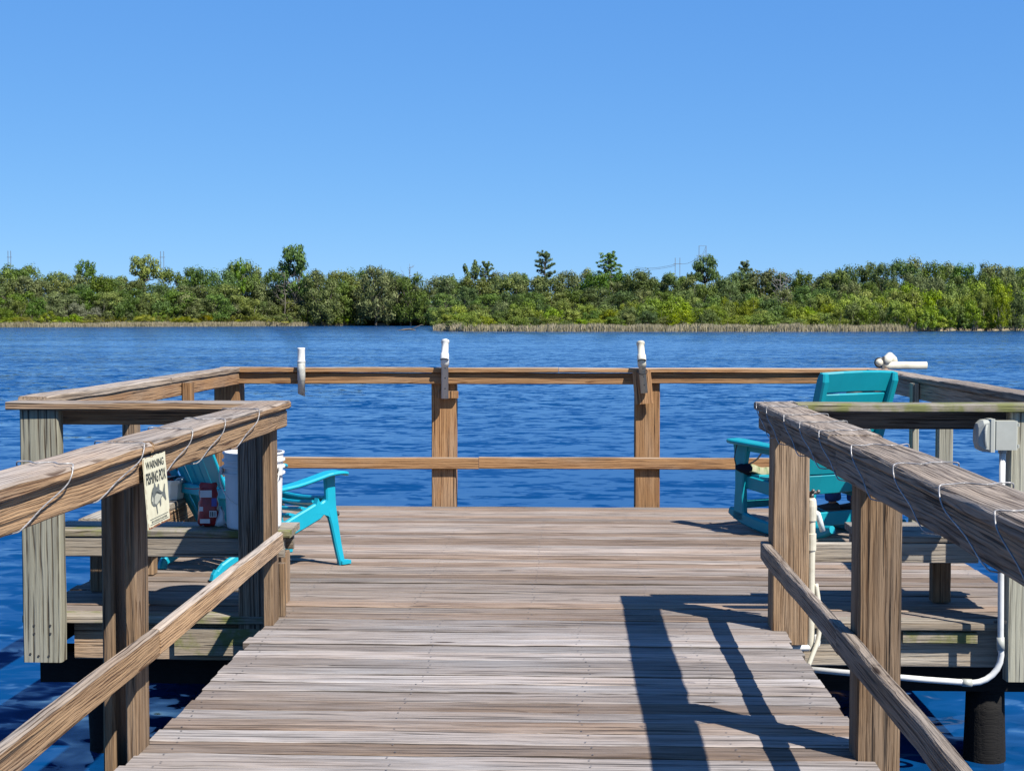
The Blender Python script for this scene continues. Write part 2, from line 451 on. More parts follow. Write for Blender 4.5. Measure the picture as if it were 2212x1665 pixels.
nn = s.noise(s.mapping(tc.outputs['Object'], (0.12, 0.12, 0.12)), 1.0, 3.0)
c_ = s.ramp(s.math('ADD', s.math('MULTIPLY', geo.outputs['Random Per Island'], 0.6), s.math('MULTIPLY_ADD', nn, 0.8, -0.2), clamp=True), [(0.0, (0.17, 0.16, 0.07)), (0.5, (0.30, 0.26, 0.16)), (1.0, (0.42, 0.36, 0.25))])
s.l(c_, s.b.inputs['Base Color']); s.b.inputs['Roughness'].default_value = 0.8
tr = s.n("ShaderNodeBsdfTranslucent"); s.l(c_, tr.inputs[0]); mx = s.n("ShaderNodeMixShader"); mx.inputs[0].default_value = 0.3
s.l(s.b.outputs[0], mx.inputs[1]); s.l(tr.outputs[0], mx.inputs[2]); s.l(mx.outputs[0], s.out.inputs[0])
M['reed'] = s.m

s = NT('camouflage_cloth')
tc = s.n("ShaderNodeTexCoord")
wv = s.noise(s.mapping(tc.outputs['Object'], (40, 9, 9)), 1.0, 2.0)
s.l(s.ramp(wv, [(0.35, (0.06, 0.10, 0.04)), (0.5, (0.20, 0.22, 0.12)), (0.65, (0.27, 0.26, 0.17))]), s.b.inputs['Base Color'])
s.b.inputs['Roughness'].default_value = 0.9
M['camo'] = s.m

def water_material():
    s = NT('river_water')
    tc = s.n("ShaderNodeTexCoord"); P = tc.outputs['Object']
    patch = s.noise(s.mapping(P, (0.010, 0.045, 1.0)), 1.0, 4.0, 0.6)
    patch2 = s.noise(s.mapping(P, (0.06, 0.25, 1.0)), 1.0, 3.0, 0.6)
    gust = s.ramp(s.math('MULTIPLY_ADD', patch2, 0.4, s.math('MULTIPLY', patch, 0.6)), [(0.40, 0.30), (0.60, 1.35)])
    # slopes of the wavelets, one noise for each size of wave (wind from the left front)
    tot = None
    for sc, loc, amp in (((0.10, 0.24, 1), (0, 0, 0), 0.12), ((0.5, 0.9, 1), (5, 3, 1), 0.26), ((1.5, 2.6, 1), (1, 8, 2), 0.78), ((4.6, 5.6, 1), (9, 2, 4), 0.50)):
        nd = s.n("ShaderNodeTexNoise"); s.l(s.mapping(P, sc, loc), nd.inputs['Vector'])
        nd.inputs['Scale'].default_value = 1.0; nd.inputs['Detail'].default_value = 2.0; nd.inputs['Roughness'].default_value = 0.5; nd.inputs['Distortion'].default_value = 0.5
        sub = s.n("ShaderNodeVectorMath", operation='SUBTRACT'); s.l(nd.outputs['Color'], sub.inputs[0]); sub.inputs[1].default_value = (0.5, 0.5, 0.5)
        scl = s.n("ShaderNodeVectorMath", operation='SCALE'); s.l(sub.outputs[0], scl.inputs[0]); scl.inputs['Scale'].default_value = amp
        if tot is None: tot = scl.outputs[0]
        else:
            ad = s.n("ShaderNodeVectorMath", operation='ADD'); s.l(tot, ad.inputs[0]); s.l(scl.outputs[0], ad.inputs[1]); tot = ad.outputs[0]
    sg_ = s.n("ShaderNodeVectorMath", operation='SCALE'); s.l(tot, sg_.inputs[0]); s.l(s.math('MULTIPLY', gust, WAVE), sg_.inputs['Scale'])
    sp = s.n("ShaderNodeSeparateXYZ"); s.l(sg_.outputs[0], sp.inputs[0])
    cb = s.n("ShaderNodeCombineXYZ"); s.l(s.math('MULTIPLY', sp.outputs[0], 0.55), cb.inputs[0]); 
    # wind chop: the short waves lean towards the dock, their backs are hidden behind the crests
    s.l(s.math('MULTIPLY_ADD', s.math('MAXIMUM', sp.outputs[1], 0.0), -1.45, -0.030), cb.inputs[1]); cb.inputs[2].default_value = 1.0
    nm = s.n("ShaderNodeVectorMath", operation='NORMALIZE'); s.l(cb.outputs[0], nm.inputs[0])
    s.l(nm.outputs[0], s.b.inputs['Normal'])
    s.b.inputs['Base Color'].default_value = (0.0013, 0.031, 0.108, 1)
    s.b.inputs['Roughness'].default_value = 0.07
    s.b.inputs['IOR'].default_value = 1.33
    return s.m
WAVE = 2.7
M['water'] = water_material()
s = NT('bank_soil')
tc = s.n("ShaderNodeTexCoord")
nn = s.noise(tc.outputs['Object'], 0.3, 5.0, 0.65)
s.l(s.ramp(nn, [(0.3, (0.12, 0.11, 0.05)), (0.55, (0.26, 0.20, 0.12)), (0.75, (0.14, 0.14, 0.06))]), s.b.inputs['Base Color'])
s.b.inputs['Roughness'].default_value = 0.95
M['soil'] = s.m

# ------------------------------------------------------------------ projection used to read distances off the far shore
CW = cam.rotation_euler.to_matrix()
def ray(px, py):
    return CW @ Vector(((px - 1105.5) / FPX, -(py - 832.5) / FPX, -1.0))
def on_z(px, py, z):
    r = ray(px, py); t = (z - 1.46) / r.z
    return Vector((0, 0, 1.46)) + r * t
def on_y(px, py, Y):
    r = ray(px, py)
    return Vector((0, 0, 1.46)) + r * (Y / r.y)

WZ = -0.75                                            # water level

# ================================================================== SETTING: water, banks
def sheet(name, pts, z, mat, kind='structure'):
    me = mk(name, [(x, y, z) for x, y in pts], [tuple(range(len(pts)))])
    return tag(link(name, me, mat), kind=kind)

sheet('river', [(-3000, -400), (3000, -400), (3000, 5000), (-3000, 5000)], WZ, M['water'])

def bank(name, shore, z_top, back):
    """low ground: shore edge at the water, rising gently inland"""
    v, f = [], []
    n = len(shore)
    for k, (dy, dz) in enumerate(((0, -1.2), (1.5, 0.02), (8, z_top), (60, z_top + 0.5), (back, z_top + 0.8))):
        for (x, y) in shore:
            v.append((x * (1 + (dy / 900.0 if back > 1000 else 0)), y + dy, WZ + dz))
    for k in range(4):
        for i in range(n - 1):
            f.append((k * n + i, k * n + i + 1, (k + 1) * n + i + 1, (k + 1) * n + i))
    return tag(link(name, mk(name, v, f, True), M['soil']), kind='structure')

def shore_pts(samples):
    out = []
    for px, py in samples:
        p = on_z(px, py, WZ); out.append((p.x, p.y))
    return out

far_shore = shore_pts([(-400, 707.6), (-100, 707.4), (100, 707), (260, 706.2), (420, 705.6), (620, 704.6), (800, 703.6), (950, 703), (1200, 702.6), (1500, 702.6), (1900, 702.6), (2400, 702.6)])
bank('far_bank', far_shore, 0.35, 4000)
near_shore = shore_pts([(938, 714.5), (1000, 716), (1200, 716.6), (1500, 716.6), (1800, 716.4), (1985, 716), (2020, 715), (2100, 714.6), (2250, 714.2), (2600, 713.5)])
bank('point_bank', near_shore, 0.30, 95)

# ================================================================== DOCK
X0, X1 = -2.70, 2.36            # platform sides
Y0, Y1 = 7.07, 11.37            # platform near and far edge
WX0, WX1 = -1.455, 1.010        # walkway edges

walk = empty('boardwalk', (0, 3, -0.02), label='weathered grey plank boardwalk leading straight out to the dock platform', cat='boardwalk')
plat = empty('dock_platform', (0, 9, -0.02), label='wide wooden dock platform of grey planks standing over the water', cat='dock')

var_w = [plank_mesh('walk_plank', WX1 - WX0, 0.1312, 0.036, 50 + i, 26, 0.0024, 0.003) for i in range(8)]
var_p = [plank_mesh('platform_plank', X1 - X0, 0.1302, 0.036, 80 + i, 44, 0.0024, 0.003) for i in range(8)]
for v_ in var_w: v_.materials.append(M['deck'])
for v_ in var_p: v_.materials.append(M['deck_brown'])

def plank(parent, me, y, xc, z=-0.018):
    o = bpy.data.objects.new('plank', me); COL.objects.link(o)
    o.parent = parent
    p = Vector((xc + rnd.uniform(-0.009, 0.009), y, z + rnd.uniform(-0.004, 0.0022))) - OFF[parent.name]
    o.location = p
    o.rotation_euler = (R(rnd.uniform(-1.6, 1.6)), 0, R(rnd.uniform(-0.05, 0.05)) + (math.pi if rnd.random() < 0.5 else 0))
    return o

nw = 56
for i in range(nw):
    plank(walk, var_w[i % 8], Y0 - 0.072 - 0.1392 * i, (WX0 + WX1) / 2 - (0.02 if i in (3, 17) else 0))
np_ = 31
pitch = (Y1 - Y0) / np_
for i in range(1, np_):
    plank(plat, var_p[(i * 3) % 8], Y0 + pitch * (i + 0.5), (X0 + X1) / 2)
for xa, xb, mt in ((X0, -1.46, 'mossy'), (-1.456, 1.01, 'deck'), (1.014, X1, 'bench')):
    bbox('plank', plat, (xa, xb), (Y0, Y0 + pitch - 0.005), (-0.036, -0.001), M[mt], 'x', ch=0.0035)

# nail heads on the joist lines
m = MB()
def nail(x, y, z=0.0006):
    r = 0.0042
    m.add([(x + r * math.cos(a), y + r * math.sin(a), z + (0.0012 if k == 0 else 0)) for k in (0,) for a in [j * math.pi / 3 for j in range(6)]], [(0, 1, 2, 3, 4, 5)])
for i in range(nw):
    yc = Y0 - 0.072 - 0.1392 * i
    for x in (-1.38, -0.62, 0.05, 0.55, 0.93):
        for s_ in (-0.038, 0.038): nail(x + rnd.uniform(-0.012, 0.012) - 0.02 * math.sin(i * 0.7), yc + s_ + rnd.uniform(-0.008, 0.008))
m.build('nail', M['nail'], walk)['kind'] = 'stuff'
m = MB()
for i in range(np_):
    yc = Y0 + pitch * (i + 0.5)
    for x in (-2.6, -2.0, -1.4, -0.8, -0.2, 0.4, 1.0, 1.6, 2.28):
        for s_ in (-0.038, 0.038): nail(x + rnd.uniform(-0.012, 0.012), yc + s_ + rnd.uniform(-0.008, 0.008))
m.build('nail', M['nail'], plat)['kind'] = 'stuff'

# framing under the decks
for x in (-1.40, -0.62, 0.05, 0.955):
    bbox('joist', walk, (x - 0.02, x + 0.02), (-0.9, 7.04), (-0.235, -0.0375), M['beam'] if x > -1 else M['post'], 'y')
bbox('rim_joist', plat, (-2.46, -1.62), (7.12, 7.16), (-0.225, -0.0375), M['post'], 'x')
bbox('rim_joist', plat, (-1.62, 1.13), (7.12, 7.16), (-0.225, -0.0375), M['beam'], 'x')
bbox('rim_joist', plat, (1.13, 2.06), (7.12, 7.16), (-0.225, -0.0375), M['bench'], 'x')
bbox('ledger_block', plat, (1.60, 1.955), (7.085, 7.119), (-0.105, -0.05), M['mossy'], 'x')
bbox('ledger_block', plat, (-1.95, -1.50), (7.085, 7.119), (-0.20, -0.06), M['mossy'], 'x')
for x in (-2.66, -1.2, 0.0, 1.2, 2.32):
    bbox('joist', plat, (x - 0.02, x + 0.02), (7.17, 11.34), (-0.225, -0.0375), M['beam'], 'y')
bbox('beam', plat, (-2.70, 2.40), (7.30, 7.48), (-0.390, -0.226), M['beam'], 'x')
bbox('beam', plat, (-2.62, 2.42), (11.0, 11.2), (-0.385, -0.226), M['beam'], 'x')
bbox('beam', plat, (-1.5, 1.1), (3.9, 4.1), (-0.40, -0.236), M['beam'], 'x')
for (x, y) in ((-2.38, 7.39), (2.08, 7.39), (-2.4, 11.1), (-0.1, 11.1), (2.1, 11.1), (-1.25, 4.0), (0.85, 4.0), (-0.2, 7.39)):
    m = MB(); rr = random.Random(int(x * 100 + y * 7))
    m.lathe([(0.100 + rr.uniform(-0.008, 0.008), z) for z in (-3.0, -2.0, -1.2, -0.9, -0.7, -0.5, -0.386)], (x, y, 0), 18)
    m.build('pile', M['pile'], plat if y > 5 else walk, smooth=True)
m = MB(); m.ball((-2.33, 7.295, -0.31), 0.016); m.build('bolt', M['pvc_old'], plat, smooth=True)

# ------------------------------------------------------------------ railings
def screws(parent, pts, d=(0, -1, 0), r=0.006):
    m = MB(); D = Vector(d)
    for p in pts:
        p = Vector(p); m.tube([p, p + D * 0.003], r, 6)
    return m.build('screw', M['screw'], parent)

# far rail
rf = empty('railing', (0, 11.4, 0), label='far railing of orange-brown wood between dock platform and open water', cat='railing')
for (a, b) in ((-2.80, -2.60), (-1.092, -0.902), (0.495, 0.687), (2.19, 2.39)):
    bbox('post', rf, (a, b), (11.402, 11.59), (-0.75, 1.040), M['orange'], 'z')
bbox('cap_board', rf, (-2.74, -0.10), (11.335, 11.485), (1.041, 1.079), M['orange'], 'x', wob=0.0025)
bbox('cap_board', rf, (-0.097, 2.42), (11.335, 11.485), (1.043, 1.077), M['orange'], 'x', wob=0.0025)
bbox('top_rail', rf, (-2.60, 0.55), (11.362, 11.400), (0.951, 1.038), M['orange'], 'x', wob=0.002)
bbox('top_rail', rf, (0.553, 2.26), (11.362, 11.400), (0.958, 1.042), M['orange'], 'x', wob=0.002)
bbox('middle_rail', rf, (-2.60, -0.72), (11.362, 11.400), (0.288, 0.378), M['orange'], 'x', wob=0.002)
bbox('middle_rail', rf, (-0.717, 2.26), (11.362, 11.400), (0.293, 0.384), M['orange'], 'x', wob=0.002)

# left side rail
rl = empty('railing', (-2.65, 9.2, 0), label='railing along the left side of the dock platform, grey cap and orange board', cat='railing')
bbox('cap_board', rl, (-2.735, -2.585), (7.142, 9.4), (1.038, 1.076), M['rail_grey'], 'y', wob=0.003)
bbox('cap_board', rl, (-2.735, -2.585), (9.405, 11.333), (1.040, 1.078), M['rail_grey'], 'y', wob=0.003)
bbox('top_rail', rl, (-2.628, -2.592), (7.23, 11.36), (0.948, 1.036), M['orange'], 'y', wob=0.002)
bbox('post', rl, (-2.72, -2.632), (8.77, 8.86), (-0.3, 1.034), M['post'], 'z')
bbox('post', rl, (-2.589, -2.527), (9.65, 9.74), (0.002, 1.034), M['orange'], 'z')
# right side rail
rr_ = empty('railing', (2.34, 9.2, 0), label='railing along the right side of the dock platform, weathered grey', cat='railing')
bbox('cap_board', rr_, (2.255, 2.42), (7.142, 9.1), (1.040, 1.078), M['rail_grey'], 'y', wob=0.003)
bbox('cap_board', rr_, (2.262, 2.425), (9.105, 11.333), (1.040, 1.074), M['rail_grey'], 'y', wob=0.003)
bbox('top_rail', rr_, (2.275, 2.312), (7.23, 11.36), (0.93, 1.038), M['rail_grey'], 'y', wob=0.002)
bbox('post', rr_, (2.318, 2.405), (9.34, 9.43), (-0.3, 1.036), M['post_pale'], 'z')
bbox('post', rr_, (2.225, 2.272), (9.67, 9.76), (0.002, 1.036), M['post_pale'], 'z')

# near left rail
rnl = empty('railing', (-2.0, 7.1, 0), label='short near railing left of the boardwalk with a pale knotty corner post', cat='railing')
bbox('post', rnl, (-2.668, -2.478), (6.985, 7.065), (-0.212, 1.018), M['post_pale'], 'z', wob=0.002)
bbox('cap_board', rnl, (-2.725, -1.535), (6.955, 7.138), (1.020, 1.058), M['rail'], 'x', wob=0.0025)
bbox('top_rail', rnl, (-2.60, -1.48), (7.160, 7.198), (0.935, 1.019), M['rail'], 'x')
screws(rnl, [(-2.61, 6.984, -0.03), (-2.53, 6.984, -0.03), (-2.61, 6.984, -0.07), (-2.53, 6.984, -0.07), (-2.63, 6.984, -0.17), (-2.59, 6.984, -0.18), (-2.54, 6.984, -0.18)])
# near right rail
rnr = empty('railing', (1.7, 7.1, 0), label='short near railing right of the boardwalk, its edge green with moss', cat='railing')
bbox('post', rnr, (2.068, 2.262), (6.985, 7.065), (-0.262, 1.018), M['post_pale'], 'z', wob=0.002)
bbox('cap_board', rnr, (1.066, 2.44), (6.955, 7.138), (1.020, 1.058), M['mossy'], 'x', wob=0.0025)
bbox('top_rail', rnr, (1.02, 2.27), (7.160, 7.198), (0.925, 1.019), M['rail_grey'], 'x')

# left walkway rail
rwl = empty('railing', (-1.45, 4.5, 0), label='long railing along the left edge of the boardwalk, hung with the fishing sign', cat='railing')
bbox('cap_board', rwl, (-1.535, -1.366), (4.735, 7.105), (1.021, 1.060), M['rail'], 'y', wob=0.003, ch=0.008)
bbox('cap_board', rwl, (-1.535, -1.366), (0.6, 4.73), (1.017, 1.056), M['rail'], 'y', wob=0.003, ch=0.008)
bbox('top_rail', rwl, (-1.420, -1.382), (4.76, 7.085), (0.934, 1.019), M['rail'], 'y', wob=0.002)
bbox('top_rail', rwl, (-1.420, -1.382), (0.6, 4.755), (0.928, 1.015), M['rail'], 'y', wob=0.002)
board('lower_rail', rwl, (-1.401, 4.84, 0.374), (-1.401, 6.965, 0.391), 0.038, 0.092, M['rail'], wob=0.003, ch=0.007)
board('lower_rail', rwl, (-1.401, 0.6, 0.350), (-1.401, 4.835, 0.371), 0.038, 0.098, M['rail'], wob=0.003, ch=0.007)
bbox('post', rwl, (-1.468, -1.423), (6.90, 7.045), (-0.22, 1.016), M['post'], 'z')
bbox('post', rwl, (-1.632, -1.478), (7.09, 7.21), (-0.22, 1.016), M['rail_grey'], 'z')
bbox('post', rwl, (-1.436, -1.404), (7.09, 7.13), (0.002, 0.262), M['post'], 'z')
bbox('post', rwl, (-1.487, -1.447), (4.80, 4.94), (-0.70, 1.014), M['post'], 'z')
bbox('post', rwl, (-1.574, -1.534), (4.83, 4.97), (-0.70, 1.014), M['post'], 'z')
bbox('post', rwl, (-1.503, -1.462), (2.35, 2.49), (-0.70, 1.014), M['post'], 'z')
# right walkway rail
rwr = empty('railing', (1.0, 4.5, 0), label='long railing along the right edge of the boardwalk on thick posts, wound with cord', cat='railing')
bbox('cap_board', rwr, (0.882, 1.062), (5.07, 7.125), (1.021, 1.060), M['rail_grey'], 'y', wob=0.003, ch=0.008)
bbox('cap_board', rwr, (0.882, 1.062), (0.6, 5.065), (1.019, 1.058), M['rail_grey'], 'y', wob=0.003, ch=0.008)
bbox('top_rail', rwr, (0.900, 0.940), (5.02, 7.10), (0.930, 1.019), M['rail_grey'], 'y', wob=0.002)
bbox('top_rail', rwr, (0.900, 0.940), (0.6, 5.015), (0.926, 1.017), M['rail_grey'], 'y', wob=0.002)
board('lower_rail', rwr, (0.921, 4.98, 0.366), (0.921, 7.0, 0.358), 0.040, 0.088, M['rail_grey'], wob=0.003, ch=0.006)
board('lower_rail', rwr, (0.921, 0.6, 0.36), (0.921, 4.975, 0.372), 0.040, 0.088, M['rail_grey'], wob=0.003, ch=0.006)
bbox('post', rwr, (0.944, 1.112), (6.88, 7.03), (-0.07, 1.016), M['post'], 'z')
bbox('post', rwr, (0.946, 1.088), (4.84, 4.98), (-0.72, 1.014), M['post'], 'z')
bbox('post', rwr, (0.946, 1.088), (2.40, 2.54), (-0.72, 1.014), M['post'], 'z')

# ------------------------------------------------------------------ cords wound round the boardwalk rails
def spiral(xo, xi, ys, zt, zb, drop0):
    """one loop after another: over the cap, down the inner face towards the land, under and up again"""
    P = []; r = random.Random(5); e = 0.003
    sx = 1 if xo > xi else -1
    for k, y in enumerate(ys):
        j = [r.uniform(-0.03, 0.03) for _ in range(4)]; drop = drop0 * r.uniform(0.7, 1.25)
        P += [(xo, y + 0.07, zt - 0.02), (xo, y + 0.06, zt - 0.006), (xo - sx * 0.006, y + 0.055, zt + e)]
        for q in (0.2, 0.4, 0.6, 0.8):
            P.append((xo + (xi - xo) * q, y + 0.05 * (1 - q) + j[int(q * 5) - 1], zt + e))
        P += [(xi + sx * 0.006, y, zt + e), (xi, y - 0.006, zt - 0.006), (xi, y - 0.02, zt - 0.03), (xi + sx * 0.004, y - 0.06, zt - 0.055), (xi + sx * 0.012, y - drop * 0.55, zt - 0.09), (xi + sx * 0.014, y - drop * 0.9, zb + 0.006), (xi + sx * 0.03, y - drop - 0.02, zb - e)]
        if k + 1 < len(ys):
            P += [(xo - sx * 0.05, ys[k + 1] + 0.14, zb - e), (xo - sx * 0.01, ys[k + 1] + 0.11, zb + 0.02)]
    return P
def smooth_pts(P, n=4):
    P = [Vector(p) for p in P]; out = []
    for i in range(len(P) - 1):
        p0, p1, p2, p3 = P[max(i - 1, 0)], P[i], P[i + 1], P[min(i + 2, len(P) - 1)]
        for k in range(n):
            t = k / n
            out.append(0.5 * ((2 * p1) + (p2 - p0) * t + (2 * p0 - 5 * p1 + 4 * p2 - p3) * t * t + (3 * p1 - p0 - 3 * p2 + p3) * t ** 3))
    out.append(P[-1]); return out
m = MB(); m.tube(smooth_pts(spiral(1.068, 0.874, [6.98, 6.62, 6.08, 5.66, 5.22, 4.62, 4.02, 3.52, 3.06, 2.6], 1.061, 0.926, 0.30), 3), 0.0021, 7)
tag(m.build('cord', M['cord'], smooth=True), 'clear grey cord wound in close loops round the right boardwalk rail', 'cord')
m = MB(); m.tube(smooth_pts(spiral(-1.541, -1.360, [6.35, 5.72, 5.22, 4.62, 3.95, 3.2], 1.061, 0.930, 0.36), 3), 0.0021, 7)
tag(m.build('cord', M['cord'], smooth=True), 'clear grey cord wound in loose loops round the left boardwalk rail', 'cord')

# ------------------------------------------------------------------ benches
def bench(x, y, planks, z, label, apron_x, legs, moss):
    b = empty('bench', ((x[0] + x[1]) / 2, (y[0] + y[1]) / 2, 0), label=label, cat='bench')
    w = (y[1] - y[0]) / planks
    for i in range(planks):
        bbox('seat_plank', b, (x[0] + rnd.uniform(-0.01, 0.01), x[1] + rnd.uniform(-0.01, 0.01)), (y[0] + w * i + 0.004, y[0] + w * (i + 1) - 0.004), (z - 0.036, z), moss if i == 0 else M['bench'], 'x', wob=0.002)
    bbox('apron', b, apron_x, (y[0] + 0.012, y[0] + 0.050), (z - 0.135, z - 0.040), M['bench'], 'x')
    bbox('apron', b, (x[0] + 0.03, x[1] - 0.03), (y[1] - 0.05, y[1] - 0.012), (z - 0.135, z - 0.040), M['bench'], 'x')
    for (lx, ly) in legs:
        bbox('leg', b, (lx - 0.045, lx + 0.045), (ly - 0.045, ly + 0.045), (0.003, z - 0.138), M['post'], 'z')
    return b
bench((-2.63, -1.405), (7.205, 7.535), 2, 0.405, 'mossy plank bench behind the near left railing, carrying the white bucket', (-2.63, -1.43), [(-1.5, 7.30), (-2.27, 7.30), (-1.5, 7.46), (-2.27, 7.46)], M['mossy'])
bench((1.42, 2.30), (7.205, 7.70), 3, 0.400, 'sunlit plank bench behind the near right railing', (0.98, 1.99), [(1.905, 7.62), (1.15, 7.62), (1.5, 7.3)], M['bench'])
# bench along the left side
b = empty('bench', (-2.42, 8.3, 0), label='plank bench along the left side railing, carrying the pale tackle bin', cat='bench')
for i, (xa, xb) in enumerate(((-2.58, -2.425), (-2.42, -2.265))):
    bbox('seat_plank', b, (xa, xb), (7.56, 9.12), (0.375, 0.412), M['bench'], 'y', wob=0.002)
bbox('apron', b, (-2.302, -2.266), (7.60, 9.10), (0.275, 0.372), M['post'], 'y')
for (lx, ly) in ((-2.42, 8.26), (-2.35, 9.0), (-2.53, 7.75), (-2.53, 9.0)):
    bbox('leg', b, (lx - 0.045, lx + 0.045), (ly - 0.045, ly + 0.045), (0.003, 0.372), M['post'], 'z')

# ------------------------------------------------------------------ white bucket
bk = empty('bucket', (-1.605, 7.34, 0.408), label='tall white plastic bucket on the left bench behind the dark corner post', cat='bucket')
OFF[bk.name] = Vector((0, 0, 0))
m = MB()
prof = [(0.132, 0.0), (0.136, 0.008), (0.1445, 0.262), (0.1445, 0.268), (0.158, 0.270), (0.158, 0.279), (0.1455, 0.281), (0.146, 0.300), (0.158, 0.302), (0.158, 0.311), (0.147, 0.313), (0.1475, 0.334), (0.158, 0.336), (0.158, 0.344), (0.148, 0.346), (0.149, 0.372), (0.155, 0.373), (0.155, 0.381), (0.1455, 0.381), (0.142, 0.3), (0.130, 0.012)]
m.lathe(prof, (0, 0, 0), 40)
m.build('body', M['bucket'], bk, local=True, smooth=False)
m = MB()
hp = [(-0.15 * math.cos(R(a)), -0.155 * math.sin(R(a)) * 0.35 - 0.10, 0.29 - 0.17 * math.sin(R(a))) for a in range(0, 181, 12)]
m.tube(smooth_pts(hp, 2), 0.0035, 7)
m.tube([(-0.035, -0.155, 0.12), (0.035, -0.155, 0.12)], 0.011, 8)
m.build('handle', M['pvc'], bk, local=True, smooth=True)
for sx in (-1, 1):
    m = MB(); m.box((sx * 0.149, -0.06, 0.29), 0.016, 0.045, 0.04, 0.004); m.build('handle_lug', M['bucket'], bk, local=True)

# red and white bag
bg = empty('bag', (-1.842, 7.36, 0.408), 0.15, label='crumpled red and white plastic bag beside the white bucket', cat='bag')
rb = random.Random(11)
def bag_ring(z, w, d, j):
    return [Vector((w * math.copysign(abs(math.cos(t)) ** 0.6, math.cos(t)) + rb.uniform(-j, j), d * math.copysign(abs(math.sin(t)) ** 0.6, math.sin(t)) + rb.uniform(-j, j), z + rb.uniform(-j, j))) for t in [2 * math.pi * k / 18 for k in range(18)]]
m = MB(); m.loft([bag_ring(z, w, d, 0.0045) for z, w, d in ((0.003, 0.046, 0.026), (0.015, 0.054, 0.036), (0.035, 0.050, 0.036), (0.06, 0.053, 0.039), (0.09, 0.047, 0.036), (0.115, 0.050, 0.033), (0.14, 0.043, 0.030), (0.165, 0.047, 0.022), (0.19, 0.040, 0.013), (0.205, 0.043, 0.007), (0.218, 0.040, 0.003))])
m.build('bag_body', M['red'], bg, local=True, smooth=True)
def patch(parent, name, mat, x, z, w, h, y):
    m = MB(); m.add([(x - w / 2, y, z - h / 2), (x + w / 2, y - 0.001, z - h / 2), (x + w / 2, y - 0.0005, z + h / 2), (x - w / 2, y + 0.001, z + h / 2)], [(0, 1, 2, 3)])
    return m.build(name, mat, parent, local=True)
patch(bg, 'white_panel', M['white_film'], -0.008, 0.168, 0.058, 0.036, -0.046)
patch(bg, 'white_panel', M['white_film'], -0.033, 0.092, 0.020, 0.022, -0.047)
patch(bg, 'white_panel', M['white_film'], -0.014, 0.030, 0.050, 0.022, -0.049)
bc = patch(bg, 'barcode_panel', M['white_film'], 0.026, 0.066, 0.036, 0.032, -0.049)
patch(bg, 'blue_panel', M['blue_film'], 0.032, 0.125, 0.026, 0.042, -0.046)
m = MB()
for k, (dx, w) in enumerate(((-0.012, 0.004), (-0.006, 0.002), (-0.001, 0.005), (0.006, 0.002), (0.011, 0.003))):
    m.add([(0.026 + dx - w / 2, -0.0503, 0.054), (0.026 + dx + w / 2, -0.0503, 0.054), (0.026 + dx + w / 2, -0.0503, 0.078), (0.026 + dx - w / 2, -0.0503, 0.078)], [(0, 1, 2, 3)])
m.build('barcode', M['ink'], bg, local=True)
m = MB(); m.bar(smooth_pts([(-0.03, -0.02, 0.195), (-0.07, -0.03, 0.192), (-0.115, -0.03, 0.197)], 3), 0.012, 0.004, ch=0.001); m.build('torn_strip', M['redlight'], bg, local=True)
m = MB(); m.loft([bag_ring(z, w, d, 0.006) for z, w, d in ((0.002, 0.03, 0.02), (0.03, 0.02, 0.02), (0.07, 0.012, 0.012), (0.10, 0.004, 0.004))]); 
for v in m.v: v += Vector((0.062, -0.02, 0))
m.build('loose_film', M['white_film'], bg, local=True, smooth=True)

# tackle bin
tb = empty('tackle_bin', (-2.375, 8.42, 0.414), -0.15, label='pale grey plastic tackle bin with tools on the left side bench', cat='tackle bin')
m = MB()
def oct_ring(z, w, d, c): return rect((0, 0, z), (1, 0, 0), (0, 1, 0), w, d, c)
m.loft([oct_ring(0.0, 0.21, 0.15, 0.03), oct_ring(0.095, 0.245, 0.18, 0.034), oct_ring(0.097, 0.265, 0.20, 0.036), oct_ring(0.115, 0.272, 0.205, 0.036), oct_ring(0.115, 0.250, 0.185, 0.034), oct_ring(0.035, 0.225, 0.165, 0.03)])
m.build('bin_body', M['tote'], tb, local=True)
m = MB(); m.loft([oct_ring(0.04, 0.22, 0.16, 0.03), oct_ring(0.098, 0.238, 0.175, 0.03)]); m.build('tool_tray', M['black'], tb, local=True)
for k in range(5):
    m = MB()
    x = -0.08 + 0.04 * k
    m.bar([(x, -0.05 + 0.01 * k, 0.10), (x + 0.02, -0.02, 0.135 - 0.004 * k), (x + 0.07, 0.03, 0.128)], 0.016, 0.010, ch=0.003)
    m.build('tool', M['pvc'] if k % 2 == 0 else M['black'], tb, local=True)
m = MB(); m.bar([(0.02, 0.06, 0.10), (0.025, 0.06, 0.165)], 0.045, 0.012, up=(0, 1, 0), ch=0.004); m.build('red_tool', M['redlight'], tb, local=True)
m = MB(); m.tube([(0.075, 0.02, 0.10), (0.08, 0.02, 0.175)], 0.006, 7); m.build('tool', M['black'], tb, local=True)

